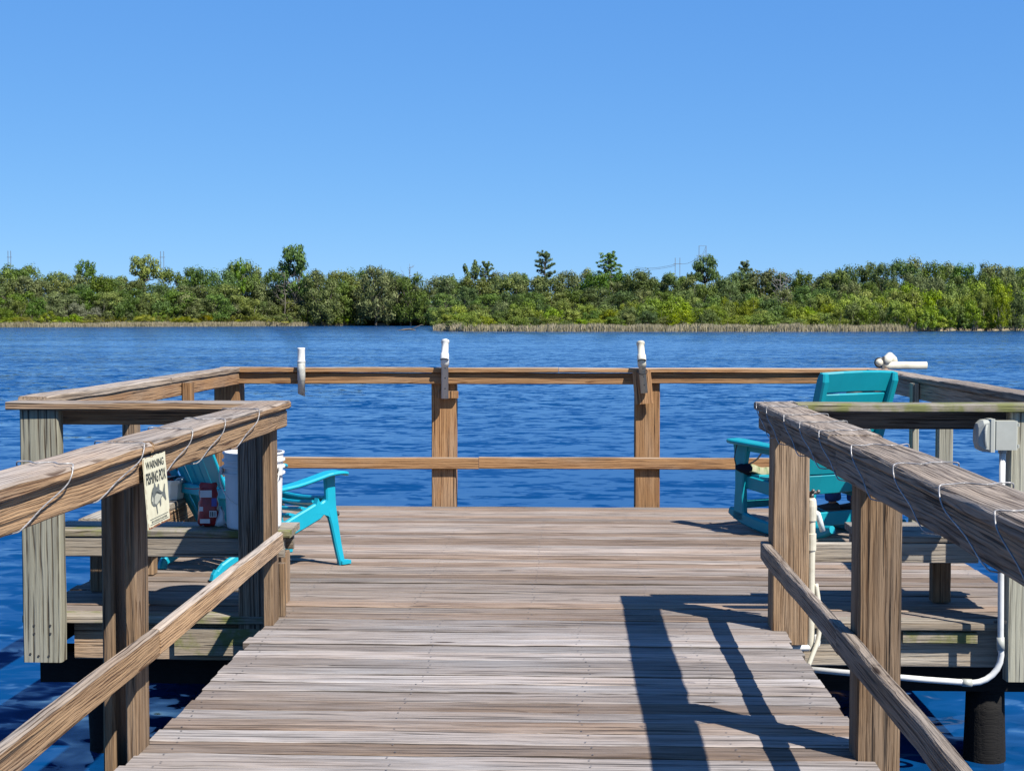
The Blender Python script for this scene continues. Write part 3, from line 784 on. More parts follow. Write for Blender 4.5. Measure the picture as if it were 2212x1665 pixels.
# ------------------------------------------------------------------ sign on the left rail (faces the boardwalk)
sg = empty('sign', (-1.356, 4.735, 0.90), 0.0, label='cream metal fishing sign with rusty edges on the left boardwalk rail', cat='sign')
sg.rotation_euler = (0, R(-4), R(90)); OFF[sg.name] = Vector((0, 0, 0))
sg.rotation_euler = (R(-4.0), 0, R(90))
SW, SH = 0.255, 0.228
m = MB(); r_ = random.Random(3)
def edge(n, a, b): return [Vector(a).lerp(Vector(b), k / n) for k in range(n)]
cor = [(-SW / 2, 0, -SH / 2), (SW / 2, 0, -SH / 2), (SW / 2, 0, SH / 2), (-SW / 2, 0, SH / 2)]
out = []
for k in range(4): out += edge(14, cor[k], cor[(k + 1) % 4])
def jit(p, s): return p + Vector((r_.uniform(-s, s), 0, r_.uniform(-s, s)))
outj = [jit(p, 0.0012) for p in out]
m.loft([[p + Vector((0, 0.0012, 0)) for p in outj], [p + Vector((0, -0.0012, 0)) for p in outj]])
m.build('plate', M['sign'], sg, local=True)
m = MB()
for k, p in enumerate(out):
    q = out[(k + 1) % len(out)]
    inn = lambda z, d: Vector((z.x * (1 - d), -0.0018, z.z * (1 - d)))
    bottom = p.z < -SH / 2 + 0.02
    d = r_.uniform(0.03, 0.07) if bottom else (r_.uniform(0.005, 0.03))
    if not bottom and r_.random() < 0.45: continue
    m.add([outj[k] + Vector((0, -0.0017, 0)), outj[(k + 1) % len(out)] + Vector((0, -0.0017, 0)), inn(q, d * r_.uniform(0.5, 1)), inn(p, d)], [(0, 1, 2, 3)])
m.build('rust_edge', M['rust'], sg, local=True)

def text(parent, name, body, x, z, width, height, mat, y=-0.0022):
    cu = bpy.data.curves.new(name, 'FONT'); cu.body = body; cu.align_x = 'CENTER'; cu.align_y = 'BOTTOM'; cu.offset = 0.022
    t = bpy.data.objects.new(name, cu); COL.objects.link(t)
    bpy.context.view_layer.update()
    me = bpy.data.meshes.new_from_object(t)
    bpy.data.objects.remove(t); bpy.data.curves.remove(cu)
    xs = [v.co.x for v in me.vertices]; ys = [v.co.y for v in me.vertices]
    sx = width / (max(xs) - min(xs)); sz = height / (max(ys) - min(ys)); cx = (max(xs) + min(xs)) / 2; y0 = min(ys)
    for v in me.vertices:
        v.co = Vector(((v.co.x - cx) * sx + x, y, (v.co.y - y0) * sz + z))
    me.materials.clear()
    return link(name, me, mat, parent, None, True)
text(sg, 'lettering', 'WARNING', -0.004, 0.075, 0.205, 0.025, M['ink'])
text(sg, 'lettering', 'FISHING POX', 0.0, 0.026, 0.225, 0.038, M['ink'])
text(sg, 'lettering', 'VERY CONTAGIOUS TO ADULT MALES', 0.0, -0.0985, 0.18, 0.0065, M['ink'])
m = MB()
for z in (-0.087, -0.1035): m.add([(-0.105, -0.0022, z), (0.105, -0.0022, z), (0.105, -0.0022, z + 0.0016), (-0.105, -0.0022, z + 0.0016)], [(0, 1, 2, 3)])
m.build('ruled_line', M['ink'], sg, local=True)
# the fish: big round head at left, tail at right
def poly(name, pts, mat, y):
    m = MB(); n = len(pts); c = Vector((sum(p[0] for p in pts) / n, y, sum(p[1] for p in pts) / n))
    m.add([c] + [Vector((p[0], y, p[1])) for p in pts], [(0, 1 + k, 1 + (k + 1) % n) for k in range(n)])
    return m.build(name, mat, fish, local=True)
fish = empty('fish_picture', (0, 0, 0)); fish.parent = sg; OFF[fish.name] = Vector((0, 0, 0))
body = [(-0.075, -0.037), (-0.079, -0.022), (-0.066, 0.000), (-0.048, 0.012), (-0.02, 0.014), (0.01, 0.006), (0.04, -0.008), (0.062, -0.014), (0.062, -0.024), (0.04, -0.030), (0.01, -0.042), (-0.025, -0.050), (-0.055, -0.048)]
poly('fish_body', body, M['ink2'], -0.0023)
poly('fish_belly', [(-0.045, -0.040), (-0.035, -0.018), (-0.01, -0.010), (0.02, -0.017), (0.052, -0.021), (0.02, -0.034), (-0.02, -0.045)], M['ink3'], -0.0026)
poly('fish_cheek', [(-0.070, -0.036), (-0.073, -0.026), (-0.060, -0.014), (-0.050, -0.022), (-0.055, -0.040)], M['ink3'], -0.0026)
poly('fish_stripe', [(-0.03, -0.006), (0.0, -0.004), (0.03, -0.013), (0.05, -0.017), (0.03, -0.017), (0.0, -0.010)], M['ink'], -0.0029)
poly('fish_eye', [(-0.056 + 0.004 * math.cos(t), -0.006 + 0.004 * math.sin(t)) for t in [k * 0.785 for k in range(8)]], M['ink'], -0.0029)
poly('fish_mouth', [(-0.077, -0.030), (-0.060, -0.033), (-0.060, -0.036), (-0.076, -0.034)], M['ink'], -0.0029)
poly('fish_fin', [(-0.04, 0.011), (-0.028, 0.027), (-0.018, 0.022), (-0.012, 0.010)], M['ink2'], -0.0024)
poly('fish_fin', [(0.0, 0.006), (0.012, 0.020), (0.024, 0.016), (0.026, 0.000)], M['ink2'], -0.0024)
poly('fish_fin', [(0.012, -0.038), (0.022, -0.058), (0.032, -0.052), (0.034, -0.033)], M['ink2'], -0.0024)
poly('fish_fin', [(-0.028, -0.049), (-0.020, -0.078), (-0.012, -0.074), (-0.016, -0.047)], M['ink2'], -0.0024)
poly('fish_tail', [(0.058, -0.016), (0.085, 0.012), (0.092, 0.010), (0.086, -0.014), (0.095, -0.042), (0.088, -0.044), (0.058, -0.026)], M['ink2'], -0.0024)

# ------------------------------------------------------------------ rod holders on the far rail
h1 = empty('rod_holder', (-2.095, 11.315, 0.86), label='stained upright pipe rod holder on the far rail, leftmost of the holders', cat='rod holder')
OFF[h1.name] = Vector((0, 0, 0))
m = MB(); m.lathe([(0.028, 0.0), (0.028, 0.12), (0.031, 0.122), (0.031, 0.26), (0.030, 0.262)], (0, 0, 0), 18); m.build('lower_pipe', M['pvc_dirty'], h1, local=True, smooth=True)
for v in h1.children[0].data.vertices:
    if v.co.z < 0.01: v.co.z += (v.co.x + 0.03) * -0.4 + 0.02
m = MB(); m.lathe([(0.034, 0.262), (0.032, 0.268), (0.029, 0.28), (0.029, 0.362), (0.031, 0.370), (0.025, 0.374), (0.025, 0.30)], (0, 0, 0), 18); m.build('upper_pipe', M['pvc'], h1, local=True, smooth=True)
def wye(root, white, lean, L0, L1, twist):
    Mw = M[white]
    m = MB(); m.lathe([(0.0275, 0.0), (0.0275, L0), (0.033, L0 + 0.001), (0.033, L0 + 0.05), (0.029, L0 + 0.06)], (0, 0, 0), 18); m.build('lower_pipe', Mw, root, local=True, smooth=True)
    a = Vector((0.0, -0.035, L0 + 0.045)); d = Vector((twist, math.sin(R(lean)), math.cos(R(lean)))).normalized()
    m = MB()
    # open tube, leaning out over the water; its near lower mouth faces the boardwalk
    ts = [0, 0.004, 0.045, 0.06, L1 - 0.02, L1 - 0.018, L1]
    rs = [0.033, 0.034, 0.034, 0.0275, 0.0275, 0.032, 0.032]
    m.tube([a + d * t for t in ts] , rs, 18, caps=False)
    m.tube([a + d * t for t in reversed(ts)], [r - 0.004 for r in reversed(rs)], 18, caps=False)
    m.build('rod_tube', Mw, root, local=True, smooth=True)
    m = MB(); m.tube([a + d * 0.05, a + d * 0.052], 0.03, 16); m.build('tube_inside', M['screw'], root, local=True)
    m = MB()
    for z in (L0 * 0.30, L0 * 0.62, L0 * 0.92): m.tube([(0.004, -0.0272, z), (0.004, -0.030, z)], 0.006, 7)
    m.build('screw', M['screw'], root, local=True)
h2 = empty('rod_holder', (-0.978, 11.318, 0.842), label='bright white pipe rod holder screwed to the left far rail post', cat='rod holder'); OFF[h2.name] = Vector((0, 0, 0))
wye(h2, 'pvc', 28, 0.255, 0.165, 0.0)
bbox('backing_block', h2, (-0.06, 0.10), (0.036, 0.082), (0.0, 0.055), M['orange'], 'z')
h3 = empty('rod_holder', (0.560, 11.296, 0.888), 0.0, label='cream pipe rod holder with black tie on a wooden backing board', cat='rod holder'); OFF[h3.name] = Vector((0, 0, 0)); h3.rotation_euler = (0, R(-5), 0)
wye(h3, 'pvc_old', 30, 0.205, 0.16, 0.03)
bbox('backing_board', h3, (-0.075, 0.065), (0.028, 0.062), (-0.085, 0.175), M['orange'], 'z')
m = MB(); m.tube([(0.036 * math.cos(t), 0.036 * math.sin(t), 0.165 + 0.02 * math.sin(t)) for t in [k * math.pi / 8 for k in range(17)]], 0.004, 6); m.build('black_tie', M['black'], h3, local=True)
h4 = empty('rod_holder', (2.39, 11.385, 1.068), label='cream pipe rod holder lying loose on the right corner of the far rail', cat='rod holder'); OFF[h4.name] = Vector((0, 0, 0))
m = MB(); m.tube([(0.0, 0, 0.031), (0.05, 0, 0.032), (0.052, 0, 0.032), (0.335, 0.0, 0.032)], [0.033, 0.033, 0.029, 0.029], 16); m.build('rod_tube', M['pvc_old'], h4, local=True, smooth=True)
m = MB(); m.tube([(0.015, -0.01, 0.045), (0.035, 0.0, 0.075), (0.060, 0.03, 0.095), (0.085, 0.05, 0.075), (0.10, 0.06, 0.035)], [0.033, 0.037, 0.038, 0.036, 0.034], 14); m.build('branch_tube', M['pvc_old'], h4, local=True, smooth=True)
m = MB(); m.tube([(-0.035, -0.045, 0.055), (-0.032, -0.02, 0.055), (-0.02, 0.02, 0.055)], [0.028, 0.030, 0.030], 14); m.build('pipe_end', M['pvc_old'], h4, local=True, smooth=True)
m = MB()
m.tube([(-0.03 + 0.036 * math.cos(t), -0.03, 0.055 + 0.036 * math.sin(t)) for t in [k * math.pi / 8 for k in range(17)]], 0.006, 6)
m.bar(smooth_pts([(0.0, -0.03, 0.10), (-0.005, -0.04, 0.05), (-0.005, -0.06, -0.01)], 3), 0.018, 0.006, up=(0, 1, 0), ch=0.001)
m.build('black_tie', M['black'], h4, local=True)

# ------------------------------------------------------------------ outlet box and conduit
ob = empty('outlet_box', (1.98, 7.0, 0.83), label='grey weatherproof outlet box on a white conduit by the right near post', cat='outlet box'); OFF[ob.name] = Vector((0, 0, 0))
m = MB(); m.box((0.045, -0.055, 0.085), 0.105, 0.075, 0.135, 0.006); m.build('box_body', M['grey_pl'], ob, local=True)
m = MB(); m.box((-0.022, -0.055, 0.085), 0.026, 0.098, 0.155, 0.006); m.build('box_flange', M['grey_pl'], ob, local=True)
m = MB(); m.loft([rect((-0.036, -0.055, 0.083), (0, 1, 0), (0, 0, 1), 0.098, 0.150, 0.012), rect((-0.062, -0.055, 0.083), (0, 1, 0), (0, 0, 1), 0.096, 0.146, 0.016), rect((-0.083, -0.052, 0.080), (0, 1, 0), (0, 0, 1), 0.082, 0.118, 0.02), rect((-0.090, -0.050, 0.078), (0, 1, 0), (0, 0, 1), 0.06, 0.085, 0.02)])
cv = m.build('box_cover', M['grey_pl'], ob, local=True)
m = MB(); m.bar(smooth_pts([(-0.05, -0.105, 0.035), (-0.056, -0.112, 0.06), (-0.057, -0.114, 0.085), (-0.056, -0.112, 0.11), (-0.05, -0.105, 0.135)], 2), 0.012, 0.012, up=(0, 1, 0), ch=0.003); m.build('cover_latch', M['grey_pl'], ob, local=True)
m = MB()
for z in (0.035, 0.135): m.box((0.103, -0.075, z), 0.010, 0.022, 0.016, 0.003)
m.build('mounting_lug', M['grey_pl'], ob, local=True)
cpath = [(0.040, -0.05, 0.02), (0.040, -0.05, -0.40), (0.045, -0.05, -0.90)] + [(-0.085 + 0.135 * math.cos(R(a)), -0.045, -0.955 + 0.135 * math.sin(R(-a)) * 1.0) for a in range(0, 91, 15)] + [(-0.30, -0.04, -1.078), (-0.88, 0.02, -1.045)]
m = MB(); m.tube(cpath, 0.0145, 12); m.build('conduit', M['pvc'], ob, local=True, smooth=True)
m = MB(); m.tube([(0.044, -0.05, -0.87), (0.046, -0.05, -0.93)], 0.0185, 12); m.build('coupling', M['grey_pl'], ob, local=True, smooth=True)
m = MB(); m.tube([(-0.13, -0.043, -1.089), (-0.085, -0.044, -1.0905)], 0.0185, 12); m.build('coupling', M['grey_pl'], ob, local=True, smooth=True)
m = MB(); m.tube([(0.040, -0.05, 0.0), (0.040, -0.05, 0.03)], 0.02, 10); m.build('conduit_hub', M['grey_pl'], ob, local=True, smooth=True)
m = MB(); m.box((0.045, -0.036, -0.80), 0.06, 0.012, 0.012, 0.002); m.build('strap', M['screw'], ob, local=True)

# ------------------------------------------------------------------ standpipe with tap and hose
st = empty('water_standpipe', (1.142, 6.99, 0.0), label='cream water pipe with tap rising beside the right boardwalk post', cat='water pipe'); OFF[st.name] = Vector((0, 0, 0))
m = MB(); m.lathe([(0.0175, -0.12), (0.0175, 0.36), (0.0225, 0.361), (0.0225, 0.44), (0.0175, 0.442), (0.0175, 0.50), (0.0225, 0.502), (0.024, 0.57), (0.020, 0.60), (0.014, 0.61)], (0, 0, 0), 14); m.build('riser', M['pvc_old'], st, local=True)
m = MB(); m.tube([(0.0, 0.0, 0.55), (0.03, 0.01, 0.53), (0.04, 0.012, 0.50), (0.055, 0.015, 0.45)], [0.014, 0.015, 0.014, 0.013], 10); m.build('spout', M['tote'], st, local=True, smooth=True)
m = MB(); m.tube([(0, 0, 0.61), (0, 0, 0.632)], 0.010, 8); m.tube([(-0.03, 0, 0.636), (0.03, 0.0, 0.636)], 0.007, 8)
m.ball((0.03, 0, 0.64), 0.010); m.ball((0.004, -0.01, 0.645), 0.009); m.ball((-0.028, 0, 0.64), 0.009)
m.build('tap_handle', M['nail'], st, local=True, smooth=True)
m = MB(); m.tube(smooth_pts([(0.022, 0.0, 0.20), (0.034, -0.005, 0.12), (0.040, -0.01, 0.03), (0.032, -0.02, -0.06), (0.0, -0.04, -0.14), (-0.035, -0.06, -0.22)], 4), 0.0115, 9); m.build('hose', M['pvc_old'], st, local=True, smooth=True)
m = MB(); m.tube(smooth_pts([(-0.16, -0.02, -0.105), (-0.06, -0.01, -0.105), (0.0, 0.0, -0.105), (0.032, 0.02, -0.095), (0.036, 0.05, -0.06)], 3), 0.0165, 10); m.build('elbow_pipe', M['pvc'], st, local=True, smooth=True)

# ------------------------------------------------------------------ turquoise garden chair, left
def adirondack(loc, ang):
    a = empty('garden_chair', loc, ang, label='turquoise plastic slatted garden chair behind the bucket, facing the platform', cat='chair')
    T = M['teal']
    for s_ in (-1, 1):
        y = 0.285 * s_
        m = MB(); m.bar(smooth_pts([(0.315, y, 0.375), (0.28, y, 0.345), (0.10, y, 0.27), (-0.15, y, 0.170), (-0.36, y, 0.085), (-0.45, y, 0.03)], 3), 0.035, [0.07] * 4 + [0.10] * 3 + [0.095] * 2 + [0.08] * 2 + [0.062] * 3 + [0.045] * 2, ch=0.008)
        m.build('side_rail', T, a, local=True)
        m = MB(); m.bar([(-0.44, y, 0.05), (-0.455, y, 0.03), (-0.46, y, 0.0)], [0.04, 0.042, 0.05], [0.045, 0.045, 0.05], up=(1, 0, 0), ch=0.008)
        m.build('rear_foot', T, a, local=True)
        m = MB(); m.bar(smooth_pts([(0.325, y, 0.535), (0.33, y, 0.42), (0.335, y, 0.34), (0.352, y * 1.02, 0.25), (0.375, y * 1.04, 0.12), (0.395, y * 1.06, 0.02), (0.40, y * 1.06, 0.0)], 2), [0.035] * 13, [0.075, 0.07, 0.07, 0.07, 0.07, 0.065, 0.058, 0.052, 0.048, 0.045, 0.042, 0.042, 0.042], up=(1, 0, 0), ch=0.008)
        m.build('leg', T, a, local=True)
        m = MB(); m.box((0.42, y * 1.06, 0.010), 0.07, 0.06, 0.02, 0.006); m.build('foot', T, a, local=True)
        # gusset between leg and rail
        m = MB(); m.loft([[Vector((x, y + 0.018 * q, z)) for x, z in ((0.235, 0.405), (0.255, 0.365), (0.30, 0.345), (0.33, 0.35), (0.345, 0.255), (0.305, 0.295), (0.25, 0.312), (0.20, 0.31))] for q in (-1, 1)])
        m.build('gusset', T, a, local=True)
        ya = 0.315 * s_
        m = MB(); m.bar(smooth_pts([(-0.33, ya * 0.93, 0.455), (-0.15, ya, 0.468), (0.05, ya, 0.492), (0.20, ya, 0.523), (0.30, ya, 0.545), (0.38, ya, 0.548), (0.43, ya, 0.535)], 3), [0.075] * 3 + [0.085] * 3 + [0.10] * 6 + [0.11] * 4 + [0.10, 0.08, 0.05], 0.022, ch=0.008)
        m.build('armrest', T, a, local=True)
        m = MB(); m.tube([(0.375, y * 1.0, 0.30), (0.39, y, 0.30)], 0.016, 8); m.build('bolt', M['screw'], a, local=True)
    n = 7
    for k in range(n):
        x0 = 0.335 - k * 0.082; z0 = 0.395 - max(0, k - 0.3) * 0.030
        m = MB(); m.bar([(x0, -0.265, z0), (x0, -0.13, z0 - 0.012), (x0, 0, z0 - 0.016), (x0, 0.13, z0 - 0.012), (x0, 0.265, z0)], 0.072, 0.016, up=(0.32, 0, 1), ch=0.004)
        m.build('seat_slat', T, a, local=True)
    # fan of back slats
    for k in range(7):
        t = (k - 3) / 3.0
        zb, zt = 0.17, 0.86 - 0.10 * t * t
        yb, yt = 0.195 * t, 0.275 * t
        xb = -0.20; xt = -0.50
        pts = [(xb + (xt - xb) * q, yb + (yt - yb) * q, zb + (zt - zb) * q - 0.0) for q in (0, 0.5, 0.92, 1.0)]
        m = MB(); m.bar(pts, [0.058, 0.068, 0.076, 0.05], 0.018, up=(1, 0, 0.5), ch=0.005)
        m.build('back_slat', T, a, local=True)
    for (x, z, w) in ((-0.365, 0.475, 0.60), (-0.245, 0.20, 0.54)):
        m = MB(); m.bar([(x, -w / 2, z), (x - 0.02, 0, z), (x, w / 2, z)], 0.03, 0.06, ch=0.006); m.build('back_brace', T, a, local=True)
    m = MB(); m.bar([(0.36, -0.285, 0.35), (0.36, 0.285, 0.35)], 0.03, 0.07, ch=0.006); m.build('front_rail', T, a, local=True)
    return a
fd = Vector((0.70, 0.714, 0)); lf = Vector((-0.714, 0.70, 0))
ff = Vector((-1.358, 8.636, 0.004))
ctr = ff - fd * 0.41 + lf * 0.302
adirondack(ctr, math.atan2(fd.y, fd.x))

# ------------------------------------------------------------------ turquoise rocking chair, right (seen from behind)
def rocker(loc, ang):
    a = empty('rocking_chair', loc, ang, label='teal plastic rocking chair seen from behind at the right of the platform', cat='rocking chair')
    T = M['teal2']
    for s_ in (-1, 1):
        x = 0.315 * s_
        P = []
        for k in range(15):
            y = -0.52 + 1.02 * k / 14
            P.append((x, y, 0.038 + 0.30 * (y + 0.03) ** 2))
        m = MB(); m.bar(P, 0.046, [0.05, 0.075] + [0.085] * 11 + [0.075, 0.055], ch=0.012); m.build('rocker', T, a, local=True)
        m = MB(); m.bar([(x, 0.40, 0.07), (x, 0.395, 0.30), (x, 0.39, 0.45), (x, 0.385, 0.585)], 0.046, [0.115, 0.085, 0.10, 0.15], up=(0, 1, 0), ch=0.008); m.build('leg', T, a, local=True)
        m = MB(); m.bar([(x, -0.14, 0.05), (x, -0.15, 0.30), (x, -0.18, 0.585)], 0.046, [0.12, 0.095, 0.09], up=(0, 1, 0), ch=0.008); m.build('leg', T, a, local=True)
        m = MB(); m.bar([(x * 1.04, -0.28, 0.580), (x * 1.04, 0.10, 0.596), (x * 1.05, 0.42, 0.612), (x * 1.05, 0.47, 0.614)], [0.09, 0.115, 0.135, 0.11], 0.03, ch=0.008); m.build('armrest', T, a, local=True)
        m = MB(); m.bar([(x * 0.97, -0.22, 0.553), (x * 0.97, 0.36, 0.575)], 0.035, 0.05, ch=0.005); m.build('arm_support', T, a, local=True)
        m = MB(); m.bar([(x * 0.91, 0.38, 0.335), (x * 0.91, -0.22, 0.275)], 0.035, 0.09, ch=0.006); m.build('seat_rail', T, a, local=True)
        # back stile
        xs = 0.288 * s_
        m = MB(); m.bar([(xs * 0.92, -0.13, 0.25), (xs, -0.27, 0.62), (xs * 1.06, -0.41, 1.06), (xs * 1.06, -0.42, 1.105)], [0.05, 0.055, 0.055, 0.045], [0.085, 0.085, 0.075, 0.05], up=(0, 1, 0.3), ch=0.010); m.build('back_stile', T, a, local=True)
        m = MB(); m.bar([(x * 0.95, -0.10, 0.19), (x * 0.95, -0.21, 0.40)], 0.03, 0.09, up=(0, 1, 0), ch=0.006); m.build('back_bracket', T, a, local=True)
    for k in range(6):
        y = 0.375 - k * 0.094; z = 0.388 - k * 0.0095
        m = MB(); m.bar([(-0.285, y, z), (0, y, z - 0.006), (0.285, y, z)], 0.088, 0.022, ch=0.005); m.build('seat_slat', T, a, local=True)
    m = MB(); m.bar([(-0.29, 0.425, 0.325), (0.29, 0.425, 0.325)], 0.028, 0.10, ch=0.006); m.build('front_apron', T, a, local=True)
    nb = 6
    for k in range(nb):
        q0, q1 = k / nb, (k + 1) / nb + 0.001
        def bp(q):
            z = 0.29 + 0.82 * q; y = -0.145 - 0.275 * q
            return y, z
        (y0, z0), (y1, z1) = bp(q0), bp(q1)
        w = 0.256 + 0.012 * k
        m = MB()
        rings = []
        for t in (-1, -0.5, 0, 0.5, 1):
            c = Vector((w * t, (y0 + y1) / 2 - 0.035 * (1 - t * t) + 0.01, (z0 + z1) / 2 + (0.01 * (1 - t * t) if k == nb - 1 else 0)))
            d = Vector((0, y1 - y0, z1 - z0)); n_ = Vector((0, d.z, -d.y)).normalized()
            rings.append(rect(c, d, n_, d.length, 0.024, 0.009))
        m.loft(rings); m.build('back_slat', T, a, local=True)
    m = MB(); m.bar([(-0.31, -0.145, 0.115), (0.31, -0.145, 0.115)], 0.03, 0.095, ch=0.006); m.build('stretcher', T, a, local=True)
    m = MB(); m.bar([(-0.31, 0.385, 0.175), (0.31, 0.385, 0.175)], 0.028, 0.055, ch=0.006); m.build('stretcher', T, a, local=True)
    return a
RC = Vector((1.655, 10.03, 0.0)); RA = math.atan2(0.54, 0.84)
rocker(RC, RA)

# cap hanging by its strap on the rocking chair's arm
RCM = Matrix.Translation(RC) @ Matrix.Rotation(RA, 4, 'Z')
cp = empty('cap', RCM @ Vector((-0.335, 0.36, 0.445)), RA - 0.55, label='camouflage cap with dark crown hanging from the rocking chair arm', cat='cap')
m = MB()
rings = []
for k in range(9):
    t = k / 8
    w = 0.085 - 0.03 * t
    rings.append([Vector((0.045 + 0.165 * t, w * q * 0.5, 0.012 - 0.05 * q * q * 0.9 - 0.028 * t + 0.006 * math.sin(9 * t) + o_)) for q in (-1, -0.6, -0.2, 0.2, 0.6, 1) for o_ in (0,)] + [Vector((0.045 + 0.165 * t, w * q * 0.5, 0.004 - 0.05 * q * q * 0.9 - 0.028 * t + 0.006 * math.sin(9 * t))) for q in (1, 0.6, 0.2, -0.2, -0.6, -1)])
m.loft(rings); m.build('cloth_flap', M['camo'], cp, local=True, smooth=True)
m = MB(); m.loft([[Vector((x + 0.004 * math.sin(5 * t), w * math.cos(t), h * math.sin(t) - 0.012 - z)) for t in [2 * math.pi * j / 12 for j in range(12)]] for x, w, h, z in ((-0.045, 0.010, 0.012, 0.0), (-0.02, 0.03, 0.026, 0.0), (0.02, 0.044, 0.040, 0.008), (0.055, 0.045, 0.038, 0.012), (0.065, 0.04, 0.03, 0.012))])
m.build('crown', M['cloth_navy'], cp, local=True, smooth=True)
m = MB(); m.tube(smooth_pts([(-0.04, 0.0, 0.0), (-0.052, 0.005, 0.05), (-0.045, 0.01, 0.105), (-0.035, 0.0, 0.152)], 3), 0.004, 6); m.tube(smooth_pts([(0.05, 0.01, 0.01), (0.11, 0.02, 0.05), (0.15, 0.03, 0.11), (0.165, 0.03, 0.15)], 3), 0.006, 6)
m.build('strap', M['black'], cp, local=True, smooth=True)

# ------------------------------------------------------------------ seated person, mostly hidden behind the rocking chair
sto = empty('stool', (2.13, 10.84, 0), label='low wooden stool under the seated person behind the rocking chair', cat='stool'); OFF[sto.name] = Vector((0, 0, 0))
for k in range(2): bbox('seat_plank', sto, (-0.15, 0.15), (-0.14 + 0.142 * k, -0.002 + 0.142 * k), (0.255, 0.285), M['bench'], 'x')
for sx in (-1, 1):
    for sy in (-1, 1): bbox('leg', sto, (0.045 + sx * 0.075 - 0.02, 0.045 + sx * 0.075 + 0.02), (sy * 0.11 - 0.02, sy * 0.11 + 0.02), (0.003, 0.252), M['post'], 'z')

def skin_mesh(name, nodes, edges, mat, parent, lev=2, root=0):
    me = bpy.data.meshes.new(name)
    me.from_pydata([n[0] for n in nodes], edges, [])
    me.skin_vertices.new() if hasattr(me.skin_vertices, 'new') else None
    o = bpy.data.objects.new(name, me); COL.objects.link(o); o.parent = parent
    md = o.modifiers.new('skin', 'SKIN')
    if len(me.skin_vertices) == 0:
        bm = bmesh.new(); bm.from_mesh(me); bm.verts.layers.skin.verify(); bm.to_mesh(me); bm.free()
    for i, n in enumerate(nodes):
        sv = me.skin_vertices[0].data[i]
        sv.radius = n[1] if isinstance(n[1], tuple) else (n[1], n[1]); sv.use_root = (i == root)
    md.use_smooth_shade = True
    sd = o.modifiers.new('sub', 'SUBSURF'); sd.levels = lev; sd.render_levels = lev
    me.materials.append(mat)
    return o
pe = empty('person', (2.09, 10.86, 0), label='seated person in blue jeans and brown shoes, mostly hidden behind the rocking chair', cat='person'); OFF[pe.name] = Vector((0, 0, 0))
# body: pelvis, spine, neck, head, arms on the lap, legs to the ankles
N = [((0, 0, 0.36), (0.10, 0.085)), ((0, 0.02, 0.47), (0.095, 0.075)), ((0, 0.04, 0.60), (0.105, 0.075)), ((0, 0.06, 0.69), (0.045, 0.045)), ((0, 0.075, 0.735), 0.04), ((0, 0.085, 0.80), (0.070, 0.078)), ((0, 0.09, 0.87), (0.066, 0.072)),
     ((-0.125, 0.04, 0.63), 0.042), ((-0.165, 0.07, 0.49), 0.034), ((-0.09, 0.19, 0.45), 0.026), ((-0.06, 0.25, 0.43), 0.024),
     ((0.125, 0.04, 0.63), 0.042), ((0.165, 0.07, 0.49), 0.034), ((0.09, 0.19, 0.45), 0.026), ((0.06, 0.25, 0.43), 0.024),
     ((-0.08, 0.03, 0.35), 0.07), ((-0.13, 0.24, 0.37), 0.055), ((-0.125, 0.25, 0.20), 0.042), ((-0.115, 0.25, 0.085), 0.032), ((-0.14, 0.255, 0.045), 0.026),
     ((0.08, 0.03, 0.35), 0.07), ((0.05, 0.27, 0.37), 0.055), ((0.045, 0.26, 0.20), 0.042), ((0.045, 0.25, 0.085), 0.032), ((0.035, 0.28, 0.045), 0.026)]
E_ = [(0, 1), (1, 2), (2, 3), (3, 4), (4, 5), (5, 6), (2, 7), (7, 8), (8, 9), (9, 10), (2, 11), (11, 12), (12, 13), (13, 14), (0, 15), (15, 16), (16, 17), (17, 18), (18, 19), (0, 20), (20, 21), (21, 22), (22, 23), (23, 24)]
skin_mesh('body', N, E_, M['skin'], pe)
J = [((0, 0, 0.37), (0.115, 0.10)), ((0, 0.01, 0.44), (0.108, 0.09))] + [((-0.08, 0.04, 0.355), 0.085), ((-0.13, 0.245, 0.375), 0.070), ((-0.128, 0.26, 0.29), 0.062), ((-0.124, 0.25, 0.20), 0.060), ((-0.118, 0.25, 0.12), 0.066), ((-0.115, 0.25, 0.08), 0.068)] + [((0.08, 0.04, 0.355), 0.085), ((0.05, 0.28, 0.375), 0.070), ((0.048, 0.275, 0.29), 0.062), ((0.045, 0.265, 0.20), 0.060), ((0.045, 0.255, 0.12), 0.064), ((0.045, 0.25, 0.075), 0.066)]
skin_mesh('jeans', J, [(0, 1), (0, 2), (2, 3), (3, 4), (4, 5), (5, 6), (6, 7), (0, 8), (8, 9), (9, 10), (10, 11), (11, 12), (12, 13)], M['denim'], pe)
S_ = [((0, 0.01, 0.43), (0.112, 0.093)), ((0, 0.02, 0.50), (0.108, 0.086)), ((0, 0.04, 0.61), (0.115, 0.084)), ((0, 0.055, 0.67), (0.06, 0.055)), ((-0.13, 0.04, 0.63), 0.052), ((-0.165, 0.065, 0.53), 0.046), ((0.13, 0.04, 0.63), 0.052), ((0.165, 0.065, 0.53), 0.046)]
skin_mesh('shirt', S_, [(0, 1), (1, 2), (2, 3), (2, 4), (4, 5), (2, 6), (6, 7)], M['shirt'], pe)
m = MB(); m.ball((0, 0.07, 0.865), 0.082, 0.088, 0.075, 14, 9); m.build('hair', M['hair'], pe, local=True, smooth=True)
m = MB()
m.ball((-0.028, 0.158, 0.825), 0.008); m.ball((0.028, 0.158, 0.825), 0.008); m.ball((0, 0.172, 0.80), 0.011, 0.014, 0.018); m.ball((-0.075, 0.085, 0.815), 0.012, 0.02, 0.028); m.ball((0.075, 0.085, 0.815), 0.012, 0.02, 0.028); m.ball((0, 0.158, 0.772), 0.022, 0.008, 0.006)
m.build('face', M['skin'], pe, local=True, smooth=True)
